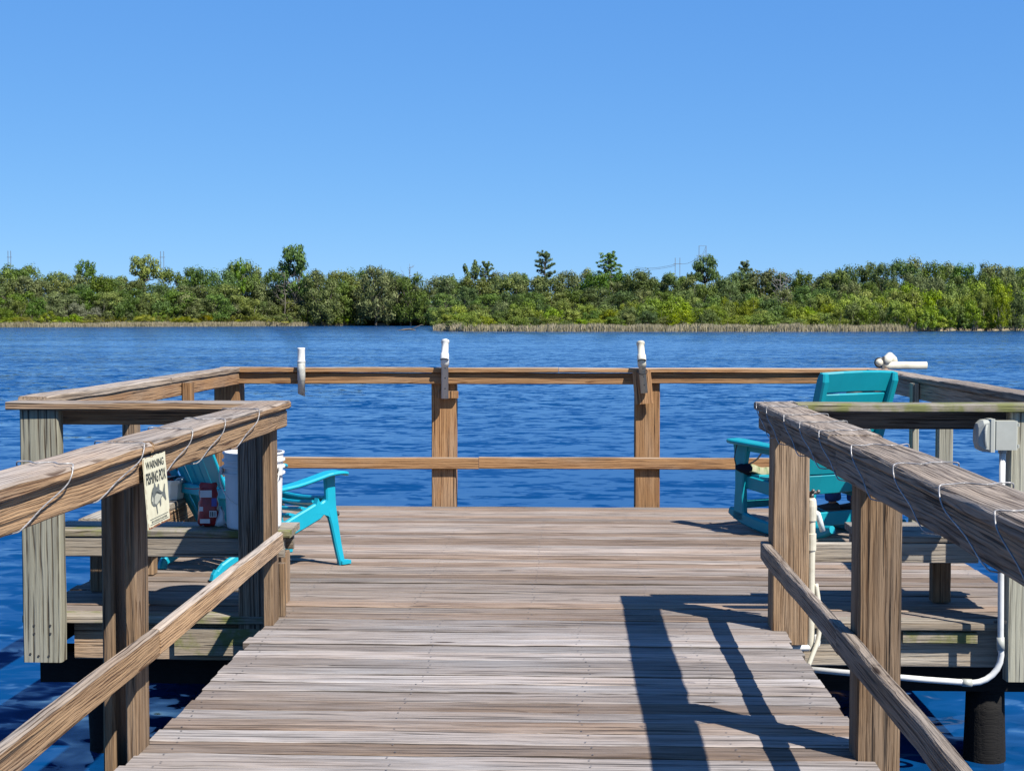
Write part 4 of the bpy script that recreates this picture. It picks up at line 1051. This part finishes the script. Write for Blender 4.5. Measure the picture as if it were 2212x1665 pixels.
for sx in (-1, 1):
    m = MB()
    for k in range(4):
        bx = sx * (0.045 + 0.012 * k)
        m.tube(smooth_pts([(bx, 0.25, 0.435), (bx - sx * 0.005, 0.285, 0.438), (bx - sx * 0.008, 0.305, 0.428), (bx - sx * 0.008, 0.315 - 0.004 * abs(k - 1.5), 0.416)], 2), 0.0068, 7)
    m.tube(smooth_pts([(sx * 0.045, 0.245, 0.435), (sx * 0.03, 0.262, 0.442), (sx * 0.024, 0.282, 0.438)], 2), 0.0075, 7)
    m.build('hand', M['skin'], pe, local=True, smooth=True)
def shoe(x, y, ang):
    m = MB(); M4 = Matrix.Translation((x, y, 0.004)) @ Matrix.Rotation(ang, 4, 'Z')
    rings = []
    for t, w, h in ((-0.06, 0.05, 0.055), (-0.04, 0.066, 0.075), (0.0, 0.068, 0.078), (0.05, 0.072, 0.062), (0.10, 0.078, 0.050), (0.14, 0.066, 0.042), (0.165, 0.036, 0.030)):
        rings.append([M4 @ Vector((t, w / 2 * math.cos(q), 0.022 + max(-0.006, (h - 0.022) * math.sin(q)))) for q in [2 * math.pi * k / 12 for k in range(12)]])
    m.loft(rings); sh = m.build('shoe', M['shoe'], pe, local=True, smooth=True)
    m = MB(); rings = []
    for t, w in ((-0.066, 0.05), (-0.04, 0.072), (0.05, 0.08), (0.10, 0.086), (0.145, 0.070), (0.172, 0.036)):
        rings.append([M4 @ Vector((t, q * w / 2, z)) for q, z in ((-1, 0), (1, 0), (1, 0.02), (-1, 0.02))])
    m.loft(rings); m.build('sole', M['sole'], pe, local=True)
shoe(-0.125, 0.245, R(172)); shoe(0.04, 0.265, R(140))

# ================================================================== FAR SHORE VEGETATION
def leaf_quads(m, c, n, rad, size, r, flat=1.0, shell=0.55):
    """leaf-clump faces scattered through an ellipsoid, each standing its own way"""
    for _ in range(n):
        d = Vector((r.gauss(0, 1), r.gauss(0, 1), r.gauss(0, 1))).normalized()
        q = rad * (shell + (1 - shell) * r.random()) if r.random() < 0.8 else rad * r.random()
        p = c + Vector((d.x * q, d.y * q, d.z * q * flat))
        s1 = size * r.uniform(0.55, 1.3)
        nrm = (d * 2.0 + Vector((r.uniform(-0.8, 0.8), r.uniform(-0.8, 0.8), r.uniform(-0.2, 1.0)))).normalized()
        u = nrm.orthogonal().normalized(); v = nrm.cross(u)
        a = r.uniform(0, 6.28); u, v = u * math.cos(a) + v * math.sin(a), v * math.cos(a) - u * math.sin(a)
        i = len(m.v)
        m.v += [p - u * s1, p + v * s1 * r.uniform(0.35, 0.6), p + u * s1, p - v * s1 * r.uniform(0.35, 0.6)]
        m.f.append((i, i + 1, i + 2, i + 3))

def limb(m, a, b, r0, r1, r, n=4, w=0.25):
    a, b = Vector(a), Vector(b); L = (b - a).length; P = []
    for k in range(n + 1):
        t = k / n
        P.append(a.lerp(b, t) + (Vector((r.uniform(-1, 1), r.uniform(-1, 1), r.uniform(-0.5, 0.5))) * L * w * 0.25 if 0 < k < n else Vector()))
    m.tube(P, [r0 + (r1 - r0) * k / n for k in range(n + 1)], 6)

def oak_proto(seed, H, Rr, base, nc, leaf, dens, flat=0.75, skirt=0.0):
    """rounded broadleaf: returns trunk mesh, crown mesh; height H, crown radius Rr"""
    r = random.Random(seed); t = MB(); c = MB()
    fork = Vector((r.uniform(-.2, .2), r.uniform(-.2, .2), H * base))
    limb(t, (0, 0, -0.3), fork, 0.26 * H / 10, 0.2 * H / 10, r)
    for k in range(nc):
        th = r.uniform(0, 6.283); zz = r.random()
        rr = Rr * math.sqrt(max(0.0, 1 - (zz * 0.92) ** 2)) * r.uniform(0.35, 1.0)
        z = H * (base + (1 - base) * (0.12 + 0.80 * zz)) if r.random() > skirt else H * r.uniform(0.10, base + 0.25)
        p = Vector((rr * math.cos(th), rr * math.sin(th), z))
        cr = Rr * r.uniform(0.20, 0.36)
        leaf_quads(c, p, int(dens * r.uniform(0.7, 1.3)), cr, leaf, r, flat)
        if k % 2 == 0: limb(t, fork, p, 0.10 * H / 10, 0.025, r, 4, 0.5)
    return t.mesh('trunk', True), c.mesh('crown')

def pine_proto(seed, H, Rr, start, tiers, leaf):
    r = random.Random(seed); t = MB(); c = MB()
    top = Vector((r.uniform(-.3, .3), r.uniform(-.3, .3), H * 0.97))
    limb(t, (0, 0, -0.3), top, 0.24, 0.06, r, 6, 0.08)
    for k in range(tiers):
        q = k / (tiers - 1)
        z = H * (start + (0.97 - start) * q)
        nb = r.randint(5, 7)
        a0 = r.uniform(0, 6.28)
        for j in range(nb):
            a = a0 + j * 6.283 / nb + r.uniform(-0.4, 0.4)
            L = Rr * (0.55 + 0.45 * math.sin(math.pi * (0.25 + 0.65 * q))) * r.uniform(0.5, 1.05)
            p = Vector((L * math.cos(a), L * math.sin(a), z + r.uniform(-0.3, 0.6)))
            limb(t, (top.x * z / H, top.y * z / H, z - 0.5), p, 0.07, 0.02, r, 3, 0.4)
            
            for q_ in (0.45, 0.7, 1.0):
                pp = Vector((top.x * z / H, top.y * z / H, z - 0.5)).lerp(p, q_) + Vector((r.uniform(-.2, .2), r.uniform(-.2, .2), r.uniform(0, .3)))
                leaf_quads(c, pp, 42, Rr * r.uniform(0.12, 0.22), leaf * 0.62, r, 0.55, 0.2)
    leaf_quads(c, top, 90, Rr * 0.3, leaf, r, 0.7, 0.3)
    return t.mesh('trunk', True), c.mesh('crown')

def bush_proto(seed, H, Rr, n, leaf, dens):
    r = random.Random(seed); t = MB(); c = MB()
    for k in range(n):
        th = r.uniform(0, 6.283); q = math.sqrt(r.random()); zz = r.uniform(0.08, 1.0)
        rr = Rr * q * math.sqrt(max(0.05, 1 - (zz * 0.9) ** 2))
        p = Vector((rr * math.cos(th), rr * math.sin(th), H * zz * 0.88 + 0.2))
        leaf_quads(c, p, int(dens * r.uniform(0.6, 1.3)), H * r.uniform(0.13, 0.24), leaf, r, 0.8)
        if k % 3 == 0: limb(t, (p.x * 0.2, p.y * 0.2, -0.2), p, 0.07, 0.02, r, 4, 0.5)
    return t.mesh('stem', True), c.mesh('foliage')

def palmetto_proto(seed, n):
    r = random.Random(seed); c = MB(); t = MB()
    for k in range(n):
        base = Vector((r.uniform(-1.3, 1.3), r.uniform(-1.0, 1.0), 0)); a = r.uniform(0, 6.28); el = r.uniform(0.5, 1.4); L = r.uniform(0.9, 1.9)
        d = Vector((math.cos(a) * math.cos(el), math.sin(a) * math.cos(el), math.sin(el)))
        hub = base + d * L
        t.tube([base, hub], 0.02, 4)
        u = d.orthogonal().normalized(); v = d.cross(u)
        for j in range(9):
            b = -1.2 + 2.4 * j / 8
            e = (d * math.cos(b) + v * math.sin(b)).normalized() * r.uniform(0.6, 0.9)
            i = len(c.v); w = u * 0.0 + (v * math.cos(b) - d * math.sin(b)) * 0.055
            c.v += [hub - w * 0.3, hub + e * 0.6 - w + u * 0.05, hub + e, hub + e * 0.6 + w + u * 0.05]
            c.f.append((i, i + 1, i + 2, i + 3))
    return t.mesh('stem'), c.mesh('foliage')

def snag_proto(seed, H, n):
    r = random.Random(seed); t = MB()
    top = Vector((r.uniform(-.6, .6), 0, H)); limb(t, (0, 0, -0.3), top, 0.22, 0.04, r, 7, 0.12)
    for k in range(n):
        z = H * r.uniform(0.3, 0.95); a = r.uniform(0, 6.28); L = H * r.uniform(0.12, 0.30)
        p0 = Vector((top.x * z / H, 0, z)); p1 = p0 + Vector((L * math.cos(a), L * math.sin(a), L * r.uniform(-0.1, 0.8)))
        limb(t, p0, p1, 0.07, 0.02, r, 4, 0.5)
        for q in range(2):
            p2 = p1 + Vector((r.uniform(-1, 1), r.uniform(-1, 1), r.uniform(-0.2, 1))) * L * 0.45
            limb(t, p0.lerp(p1, 0.6), p2, 0.035, 0.012, r, 3, 0.5)
    return t.mesh('trunk', True)

OAKS = [oak_proto(100 + i, 10, 5.2, 0.14, 60, 0.235, 130, 0.75, 0.34) for i in range(6)]          # dense, leafy to the ground
OLIV = [oak_proto(140 + i, 10, 4.8, 0.14, 56, 0.235, 118, 0.75, 0.34) for i in range(4)]
UMB = [oak_proto(180 + i, 10, 4.0, 0.60, 44, 0.25, 62, 0.55) for i in range(2)]
PINE = [pine_proto(200 + i, 10, 2.3, 0.52, 7, 0.26) for i in range(4)]
BUSH = [bush_proto(220 + i, 5, 3.4, 40, 0.17, 115) for i in range(6)]
SCRUB = [bush_proto(240 + i, 3, 2.2, 24, 0.15, 95) for i in range(4)]
PALM = [palmetto_proto(260 + i, 34) for i in range(3)]

def plant(name, proto, lmat, tmat, base, sc, label, cat, group, rz=None, pn=('trunk', 'crown')):
    root = empty(name, base, 0.0, label, cat, group)
    root.rotation_euler = (0, 0, rnd.uniform(0, 6.28) if rz is None else rz)
    root.scale = sc if isinstance(sc, tuple) else (sc, sc, sc)
    for me, mt, nm in ((proto[0], tmat, pn[0]), (proto[1], lmat, pn[1])):
        o = bpy.data.objects.new(nm, me); COL.objects.link(o); o.parent = root
        if len(me.materials) == 0: me.materials.append(mt)
        if me.materials[0] is not mt:
            o.material_slots[0].link = 'OBJECT'; o.material_slots[0].material = mt
    return root

def tree_at(px, top_y, Y, wpx, proto, H0, R0, lm, tm, name, label, cat, group, pn=('trunk', 'crown'), zb=None):
    """a tree whose crown top stands at elevation top_y and whose width is wpx at distance Y"""
    t = on_y(px, top_y, Y); zb = WZ + 0.3 if zb is None else zb
    hgt = t.z - zb; wid = wpx * Y / FPX
    return plant(name, proto, lm, tm, (t.x, Y, zb), (wid / (2 * R0), wid / (2 * R0), hgt / H0), label, cat, group, None, pn)

SKY = [(-90, 572), (-50, 575), (0, 573), (40, 561), (75, 566), (130, 582), (165, 586), (235, 590), (270, 584), (360, 574), (405, 566), (440, 570), (475, 573), (515, 558), (550, 572), (590, 574), (690, 577), (730, 578), (765, 575), (815, 570), (850, 580), (890, 587), (930, 592), (965, 592), (1075, 580), (1110, 580), (1140, 578), (1220, 578), (1255, 576), (1290, 584), (1350, 582), (1385, 578), (1430, 580), (1465, 586), (1500, 588), (1565, 588), (1600, 580), (1645, 575), (1690, 578), (1730, 580), (1770, 588), (1800, 578), (1835, 568), (1870, 560), (1905, 554), (1940, 549), (1978, 547), (2010, 560), (2045, 564), (2085, 563), (2120, 562), (2160, 566), (2200, 570), (2240, 575), (2290, 578)]
MARKS = [(20, 'the far left pylon'), (184, 'the small bright rounded tree'), (312, 'the flat-topped tree'), (415, 'the thin pylon'), (515, 'the small round-headed tree'), (634, 'the tall gnarled tree'), (750, 'the gap by the gnarled tree'), (880, 'the skyline snag'), (1018, 'the dark pointed tree'), (1176, 'the flat-crowned pine'), (1316, 'the open pine'), (1440, 'the smaller pylon'), (1524, 'the umbrella-shaped tree'), (1608, 'the dark narrow pine'), (1700, 'the pale dead trunk'), (1850, 'the slope of the right rise'), (1965, 'the top of the right rise'), (2090, 'the saddle at the right'), (2200, 'the right picture edge')]
def zone(px):
    q, nm = min(MARKS, key=lambda t: abs(t[0] - px))
    d = px - q
    return ('below ' if abs(d) < 14 else 'just left of ' if -40 < d < 0 else 'just right of ' if 0 < d < 40 else 'some way left of ' if d < 0 else 'some way right of ') + nm
rv = random.Random(21)
for i, (px, ty) in enumerate(SKY):
    Y = 440 + rv.uniform(-12, 14)
    k = rv.random()
    if k < 0.62: pr_, H0, R0, lm, nm, lb = OAKS[i % 6], 10.3, 6.3, M['oak'], 'oak_tree', 'green skyline oak '
    else: pr_, H0, R0, lm, nm, lb = OLIV[i % 4], 10.3, 5.9, M['olive'], 'oak_tree', 'olive skyline oak '
    tree_at(px + rv.uniform(-6, 6), ty + rv.uniform(-2, 5), Y, rv.uniform(88, 128), pr_, H0, R0, lm, M['bark'], nm, lb + zone(px), 'tree', 'oaks on the skyline')
# middle and front ranks of the far wood
for rank, (Y, y_lo, y_hi, step, lab) in enumerate(((424, 590, 612, 40, 'middle-rank'), (408, 610, 640, 46, 'front-rank'))):
    px = -100 + 20 * rank
    while px < 2300:
        hid = px > 960 and rank == 1
        if not hid:
            Yl = Y + (rv.uniform(-4, 4)) + (0 if px < 500 else 45 if rank else 20) - (14 if px < 250 else 0)
            if rv.random() < 0.5: pr_, H0, R0, lm, lb = OAKS[rv.randrange(6)], 10.3, 6.3, M['oak'], 'green '
            else: pr_, H0, R0, lm, lb = OLIV[rv.randrange(4)], 10.3, 5.9, M['olive'], 'olive '
            tree_at(px + rv.uniform(-10, 10), rv.uniform(y_lo, y_hi), Yl, rv.uniform(95, 140), pr_, H0, R0, lm, M['bark_pale'] if rv.random() < 0.4 else M['bark'], 'oak_tree', lb + lab + ' oak ' + zone(px), 'tree', 'oaks inside the wood')
        px += step * rv.uniform(0.8, 1.2)
# landmark trees
tree_at(634, 524, 436, 96, oak_proto(301, 10, 3.6, 0.30, 66, 0.25, 70, 0.8), 10.2, 4.4, M['oak'], M['bark_pale'], 'oak_tree', 'tall gnarled tree rising high above the left far bank', 'tree', 'landmark trees')
tree_at(312, 551, 432, 84, UMB[0], 9.8, 4.7, M['mangrove'], M['bark'], 'umbrella_tree', 'flat-topped yellow-green tree on the left skyline', 'tree', 'landmark trees')
tree_at(184, 559, 436, 70, oak_proto(302, 10, 3.2, 0.45, 34, 0.22, 90, 0.9), 10.2, 3.9, M['oak'], M['bark'], 'oak_tree', 'small bright green rounded tree on the left skyline', 'tree', 'landmark trees')
tree_at(1018, 557, 450, 66, oak_proto(303, 10, 3.4, 0.3, 26, 0.30, 85, 0.9), 10.2, 4.3, M['oak'], M['bark'], 'cedar_tree', 'dark dense pointed tree above the river bend', 'tree', 'landmark trees')
tree_at(1050, 566, 452, 44, PINE[2], 10.3, 2.7, M['pine'], M['bark'], 'pine_tree', 'short pine just right of the dark pointed tree', 'tree', 'landmark trees')
tree_at(1176, 541, 455, 62, pine_proto(305, 10, 2.6, 0.66, 5, 0.26), 10.3, 3.1, M['pine'], M['bark'], 'pine_tree', 'tall flat-crowned pine, left of the two thin pines', 'tree', 'landmark trees')
tree_at(1316, 544, 455, 74, pine_proto(306, 10, 2.4, 0.52, 8, 0.25), 10.3, 2.9, M['pine'], M['bark'], 'pine_tree', 'tall open pine with drooping side limbs, right of the two thin pines', 'tree', 'landmark trees')
tree_at(1524, 556, 450, 86, UMB[1], 9.8, 4.7, M['pine'], M['bark'], 'umbrella_tree', 'open umbrella-shaped tree right under the pylon', 'tree', 'landmark trees')
tree_at(1608, 565, 452, 50, PINE[0], 10.3, 2.7, M['pine'], M['bark'], 'pine_tree', 'dark narrow pine right of the umbrella-shaped tree', 'tree', 'landmark trees')
tree_at(515, 554, 434, 42, oak_proto(307, 10, 2.6, 0.4, 16, 0.30, 60, 0.9), 10.2, 3.2, M['oak'], M['bark'], 'oak_tree', 'small round-headed tree left of the tall gnarled tree', 'tree', 'landmark trees')
for (px, ty, Y, lb) in ((880, 572, 462, 'bare dead snag on the skyline over the river bend'), (612, 590, 428, 'bare grey branches of a dead tree below the tall gnarled tree'), (1700, 600, 420, 'pale dead trunk in the dip right of the pylon'), (205, 640, 398, 'pale dead trunk low on the left far bank'), (1690, 590, 428, 'grey leafless tree standing behind the pale dead trunk')):
    me = snag_proto(int(px), 10, 16)
    t = on_y(px, ty, Y); o = link('dead_tree', me, M['bark'] if px in (880, 612, 205) else M['bark_pale'], None, Matrix.Translation((t.x, Y, WZ + 0.3)) @ Matrix.Diagonal((1.1, 1.1, (t.z - WZ) / 10, 1)))
    tag(o, lb, 'dead tree', 'dead trees')
# moss-hung shrubs and undergrowth along the left bank
px = -90
while px < 960:
    sh = on_z(px, 707.2 - max(0, px) * 0.0042, WZ)
    k = rv.random()
    lm, lb = (M['moss'], 'grey moss-hung bank shrub ') if k < 0.22 else (M['olive'], 'olive bank shrub ') if k < 0.7 else (M['oak'], 'green bank shrub ')
    tree_at(px, rv.uniform(632, 664), sh.y + rv.uniform(7, 14), rv.uniform(56, 88), BUSH[rv.randrange(6)], 5.1, 3.7, lm, M['bark_pale'], 'shrub', lb + zone(px), 'shrub', 'shrubs along the left bank', ('stem', 'foliage'))
    px += rv.uniform(26, 38) if px < 480 else rv.uniform(16, 26)
px = -90
while px < 940:
    sh = on_z(px, 707.2 - max(0, px) * 0.0042, WZ)
    k = rv.random()
    if k < 0.6 and px < 520 or k < 0.25:
        tree_at(px, rv.uniform(676, 690), sh.y + rv.uniform(2.0, 4.5), rv.uniform(34, 52), PALM[rv.randrange(3)], 2.3, 1.7, M['palmetto'], M['bark'], 'palmetto', 'yellow-green waterside palmetto ' + zone(px), 'palmetto', 'palmettos along the left bank', ('stem', 'foliage'))
    else:
        tree_at(px, rv.uniform(670, 686), sh.y + rv.uniform(3, 6), rv.uniform(36, 56), SCRUB[rv.randrange(4)], 3.1, 2.4, M['mangrove'] if rv.random() < 0.55 else M['olive'], M['bark'], 'shrub', 'low waterside shrub ' + zone(px), 'shrub', 'low shrubs along the left bank', ('stem', 'foliage'))
    px += rv.uniform(18, 28)
# mangroves on the point
def point_shore_y(px): return on_z(px, 716.3 - max(0, px - 1985) * 0.006, WZ).y
TOPS = [(940, 664), (1000, 655), (1100, 648), (1200, 650), (1290, 656), (1370, 648), (1450, 640), (1560, 638), (1650, 648), (1760, 642), (1830, 628), (1900, 618), (1990, 612), (2060, 612), (2130, 600), (2211, 592), (2300, 590)]
def top_of(px):
    for (a, ya), (b, yb) in zip(TOPS, TOPS[1:]):
        if a <= px <= b: return ya + (yb - ya) * (px - a) / (b - a)
    return TOPS[0][1] if px < 940 else TOPS[-1][1]
mz = zone
for rank, (dy, add, lab) in enumerate(((30, 0, 'tall mangrove '), (19, 16, 'yellow-green mangrove '), (10, 34, 'low mangrove by the reeds '))):
    px = 955 + 14 * rank
    while px < 2300:
        right = px > 1985
        lm = M['mangrove'] if rv.random() < 0.72 else M['olive'] if rv.random() < 0.6 else M['oak']
        ty = top_of(px) + add * (1.3 if right else 1.0) * rv.uniform(0.7, 1.2) + rv.uniform(-5, 5)
        sx = point_shore_y(px) + dy - (6 if right and rank == 2 else 0) + rv.uniform(-2, 2) - (5.5 if rank == 2 and rv.random() < 0.4 else 0)
        tree_at(px, ty, sx, rv.uniform(64, 100) - 8 * rank, BUSH[rv.randrange(6)], 5.1, 3.9, lm, M['bark_pale'], 'mangrove', lab + mz(px), 'mangrove', 'mangroves on the point', ('stem', 'foliage'))
        px += rv.uniform(36, 50) - 5 * rank
px = 2000
while px < 2290:     # mangroves standing right in the water edge at the right
    tree_at(px, rv.uniform(668, 682), point_shore_y(px) + 2.5, rv.uniform(46, 66), SCRUB[rv.randrange(4)], 3.1, 2.4, M['mangrove'], M['bark_pale'], 'mangrove', 'waterside mangrove clump ' + zone(px), 'mangrove', 'mangroves on the point', ('stem', 'foliage'))
    px += rv.uniform(22, 32)
# second rank of dark oaks behind the point
px = 960
while px < 2300:
    ty = min(top_of(px) - 18, 625) + rv.uniform(-12, 8)
    tree_at(px, ty, 330 + rv.uniform(-14, 14), rv.uniform(80, 120), (OAKS + OLIV)[rv.randrange(10)], 10.3, 6.2, M['oak'] if rv.random() < 0.6 else M['olive'], M['bark'], 'oak_tree', 'oak behind the mangroves ' + mz(px), 'tree', 'oaks behind the mangroves', zb=WZ + 0.4)
    px += rv.uniform(42, 60)

# reeds: uncountable, one object for each bank
def reeds(name, label, samples, n, depth, h0, h1, skip=None):
    r = random.Random(len(name) * 31 + n); v, f = [], []
    for _ in range(n):
        px = r.uniform(samples[0][0], samples[-1][0])
        if skip and skip(px, r): continue
        for (a, ya), (b, yb) in zip(samples, samples[1:]):
            if a <= px <= b: break
        p = on_z(px, ya + (yb - ya) * (px - a) / (b - a), WZ)
        q = r.random() ** 1.5
        x, y = p.x + r.uniform(-0.4, 0.4), p.y + q * depth + 0.3
        h = r.uniform(h0, h1) * (0.86 + 0.12 * math.sin(px * 0.043) * math.sin(px * 0.0171 + 1) + 0.08 * math.sin(px * 0.21) * math.sin(px * 0.083))
        w = r.uniform(0.04, 0.09); lx, ly = r.gauss(0, 0.16) * h, r.gauss(0, 0.16) * h
        a_ = r.uniform(0, 3.14); cx, cy = math.cos(a_) * w, math.sin(a_) * w * 0.5
        i = len(v); z = WZ - 0.1
        v += [(x - cx, y - cy, z), (x + cx, y + cy, z), (x + lx * 0.4 + cx, y + ly * 0.4 + cy, z + h * 0.6), (x + lx, y + ly, z + h), (x + lx * 0.4 - cx, y + ly * 0.4 - cy, z + h * 0.6)]
        f += [(i, i + 1, i + 2, i + 4), (i + 4, i + 2, i + 3)]
    return tag(link(name, mk(name, v, f), M['reed']), label, 'reeds', None, 'stuff')
PS = [(938, 714.6), (1000, 716), (1200, 716.6), (1500, 716.6), (1800, 716.4), (1985, 716), (2060, 715.4)]
reeds('reeds', 'tan marsh reeds in a band along the mangrove point', PS, 52000, 9.0, 0.4, 1.75, lambda px, r: r.random() < 0.3 + max(0, (px - 1880) / 230) + 0.45 * (math.sin(px * 0.031) * math.sin(px * 0.0123 + 2) > 0.25))
FS = [(-100, 707.4), (100, 707), (260, 706.2), (420, 705.6), (620, 704.6), (800, 703.6), (950, 703)]
reeds('reeds', 'brown marsh reeds along the foot of the left bank', FS, 38000, 5.0, 0.6, 1.8, lambda px, r: r.random() < (0.55 if px < 260 else 0.1 if px < 660 else 0.45))

# driftwood and stone by the bend
p = on_z(884, 714, WZ)
m = MB(); m.tube([(-2.4, 0, 0.0), (-1.0, 0.2, 0.25), (0.2, 0.1, 0.35), (1.1, 0, 0.15)], [0.10, 0.16, 0.15, 0.08], 8); m.tube([(0.2, 0.1, 0.3), (1.2, 0, 0.7), (2.2, 0, 1.15), (2.6, 0, 1.1)], [0.10, 0.08, 0.06, 0.03], 7)
tag(m.build('driftwood', M['bark'], None, True, mtx=Matrix.Translation((p.x, p.y, WZ - 0.1))), 'dark driftwood branch sticking out of the water by the bend', 'driftwood')
p = on_z(826, 703.9, WZ)
m = MB(); m.ball((0, 0, 0.3), 1.9, 1.0, 0.55, 12, 7)
tag(m.build('boulder', M['bark_pale'], None, True, mtx=Matrix.Translation((p.x, p.y - 0.5, WZ))), 'small pale boulder at the foot of the left bank', 'boulder')

# ------------------------------------------------------------------ power line
def pylon(px, top_y, Y, w, arm_y, label, brace=True, arm_ext=1.35):
    t = on_y(px, top_y, Y); g = empty('pylon', (t.x, Y, WZ + 0.4), label=label, cat='pylon', group='power line pylons'); OFF[g.name] = Vector((0, 0, 0))
    s_ = Y / FPX; H_ = t.z - (WZ + 0.4); hw = w * s_ / 2; za = H_ - (arm_y - top_y) * s_; rr = 0.6 * s_
    for sx in (-1, 1):
        m = MB(); m.tube([(sx * hw, 0, 0), (sx * hw, 0, H_)], rr, 6); m.build('pole', M['steel'], g, local=True)
    m = MB(); m.tube([(-hw * arm_ext * 1.3, 0, za), (hw * arm_ext * 1.3, 0, za)], rr * 0.9, 6); m.build('crossarm', M['steel'], g, local=True)
    if brace:
        m = MB(); m.tube([(-hw, 0, H_ * 0.998), (hw, 0, H_ * 0.998)], rr * 0.5, 6); m.build('top_tie', M['steel'], g, local=True)
        m = MB(); m.tube([(-hw, 0, za), (0, 0, za + (H_ - za) * 0.15), (hw, 0, H_ * 0.995)], rr * 0.5, 6); m.tube([(0, 0, za), (hw, 0, za + (H_ - za) * 0.55)], rr * 0.4, 6); m.build('brace', M['steel'], g, local=True)
    return g, t, za
pylon(1517, 531, 760, 15, 552, 'tall double-pole pylon with a square top above the right wood')
pylon(1463, 557, 980, 10, 570, 'smaller double-pole pylon, more distant, left of the tall one', False)
pylon(350, 543, 900, 7, 556, 'thin distant pylon right of the flat-topped tree', False)
pylon(20, 542, 1000, 6, 556, 'thin distant pylon at the far left of the skyline', False)
for i, (a, b, lb) in enumerate((((1372, 577, 1150), (1459, 571, 980), 'faint upper power cable running left from the smaller pylon'), ((1372, 580, 1150), (1459, 574, 980), 'faint lower power cable running left from the smaller pylon'), ((1467, 570, 980), (1512, 553, 760), 'power cable between the two double-pole pylons'))):
    A, B = on_y(*a), on_y(*b); P = [A.lerp(B, k / 8) - Vector((0, 0, 1.6 * math.sin(math.pi * k / 8))) for k in range(9)]
    m = MB(); m.tube(P, 0.10, 5); tag(m.build('power_cable', M['steel']), lb, 'power cable', 'power cables')

# ------------------------------------------------------------------ small pieces that belong to one part hang under that part
SUB = {'foot': 'leg', 'bolt': 'leg', 'sole': 'shoe', 'cover_latch': 'box_cover', 'coupling': 'conduit', 'conduit_hub': 'conduit', 'tube_inside': 'rod_tube', 'handle_lug': 'body', 'barcode': 'barcode_panel', 'spout': 'riser', 'tap_handle': 'riser', 'rear_foot': 'side_rail', 'screw': 'lower_pipe'}
def stem_of(o): return o.name.split('.')[0]
def mid(o):
    v = o.data.vertices; n = max(1, len(v))
    return sum((x.co for x in v), Vector()) / n
for root in [o for o in SC.objects if o.parent is None and o.type == 'EMPTY']:
    kids = list(root.children)
    for k in kids:
        if stem_of(k) in SUB and k.type == 'MESH':
            hosts = [h for h in kids if h.type == 'MESH' and stem_of(h) == SUB[stem_of(k)] and h.matrix_basis == Matrix.Identity(4)]
            if hosts and k.matrix_basis == Matrix.Identity(4):
                k.parent = min(hosts, key=lambda h: (mid(h) - mid(k)).length)
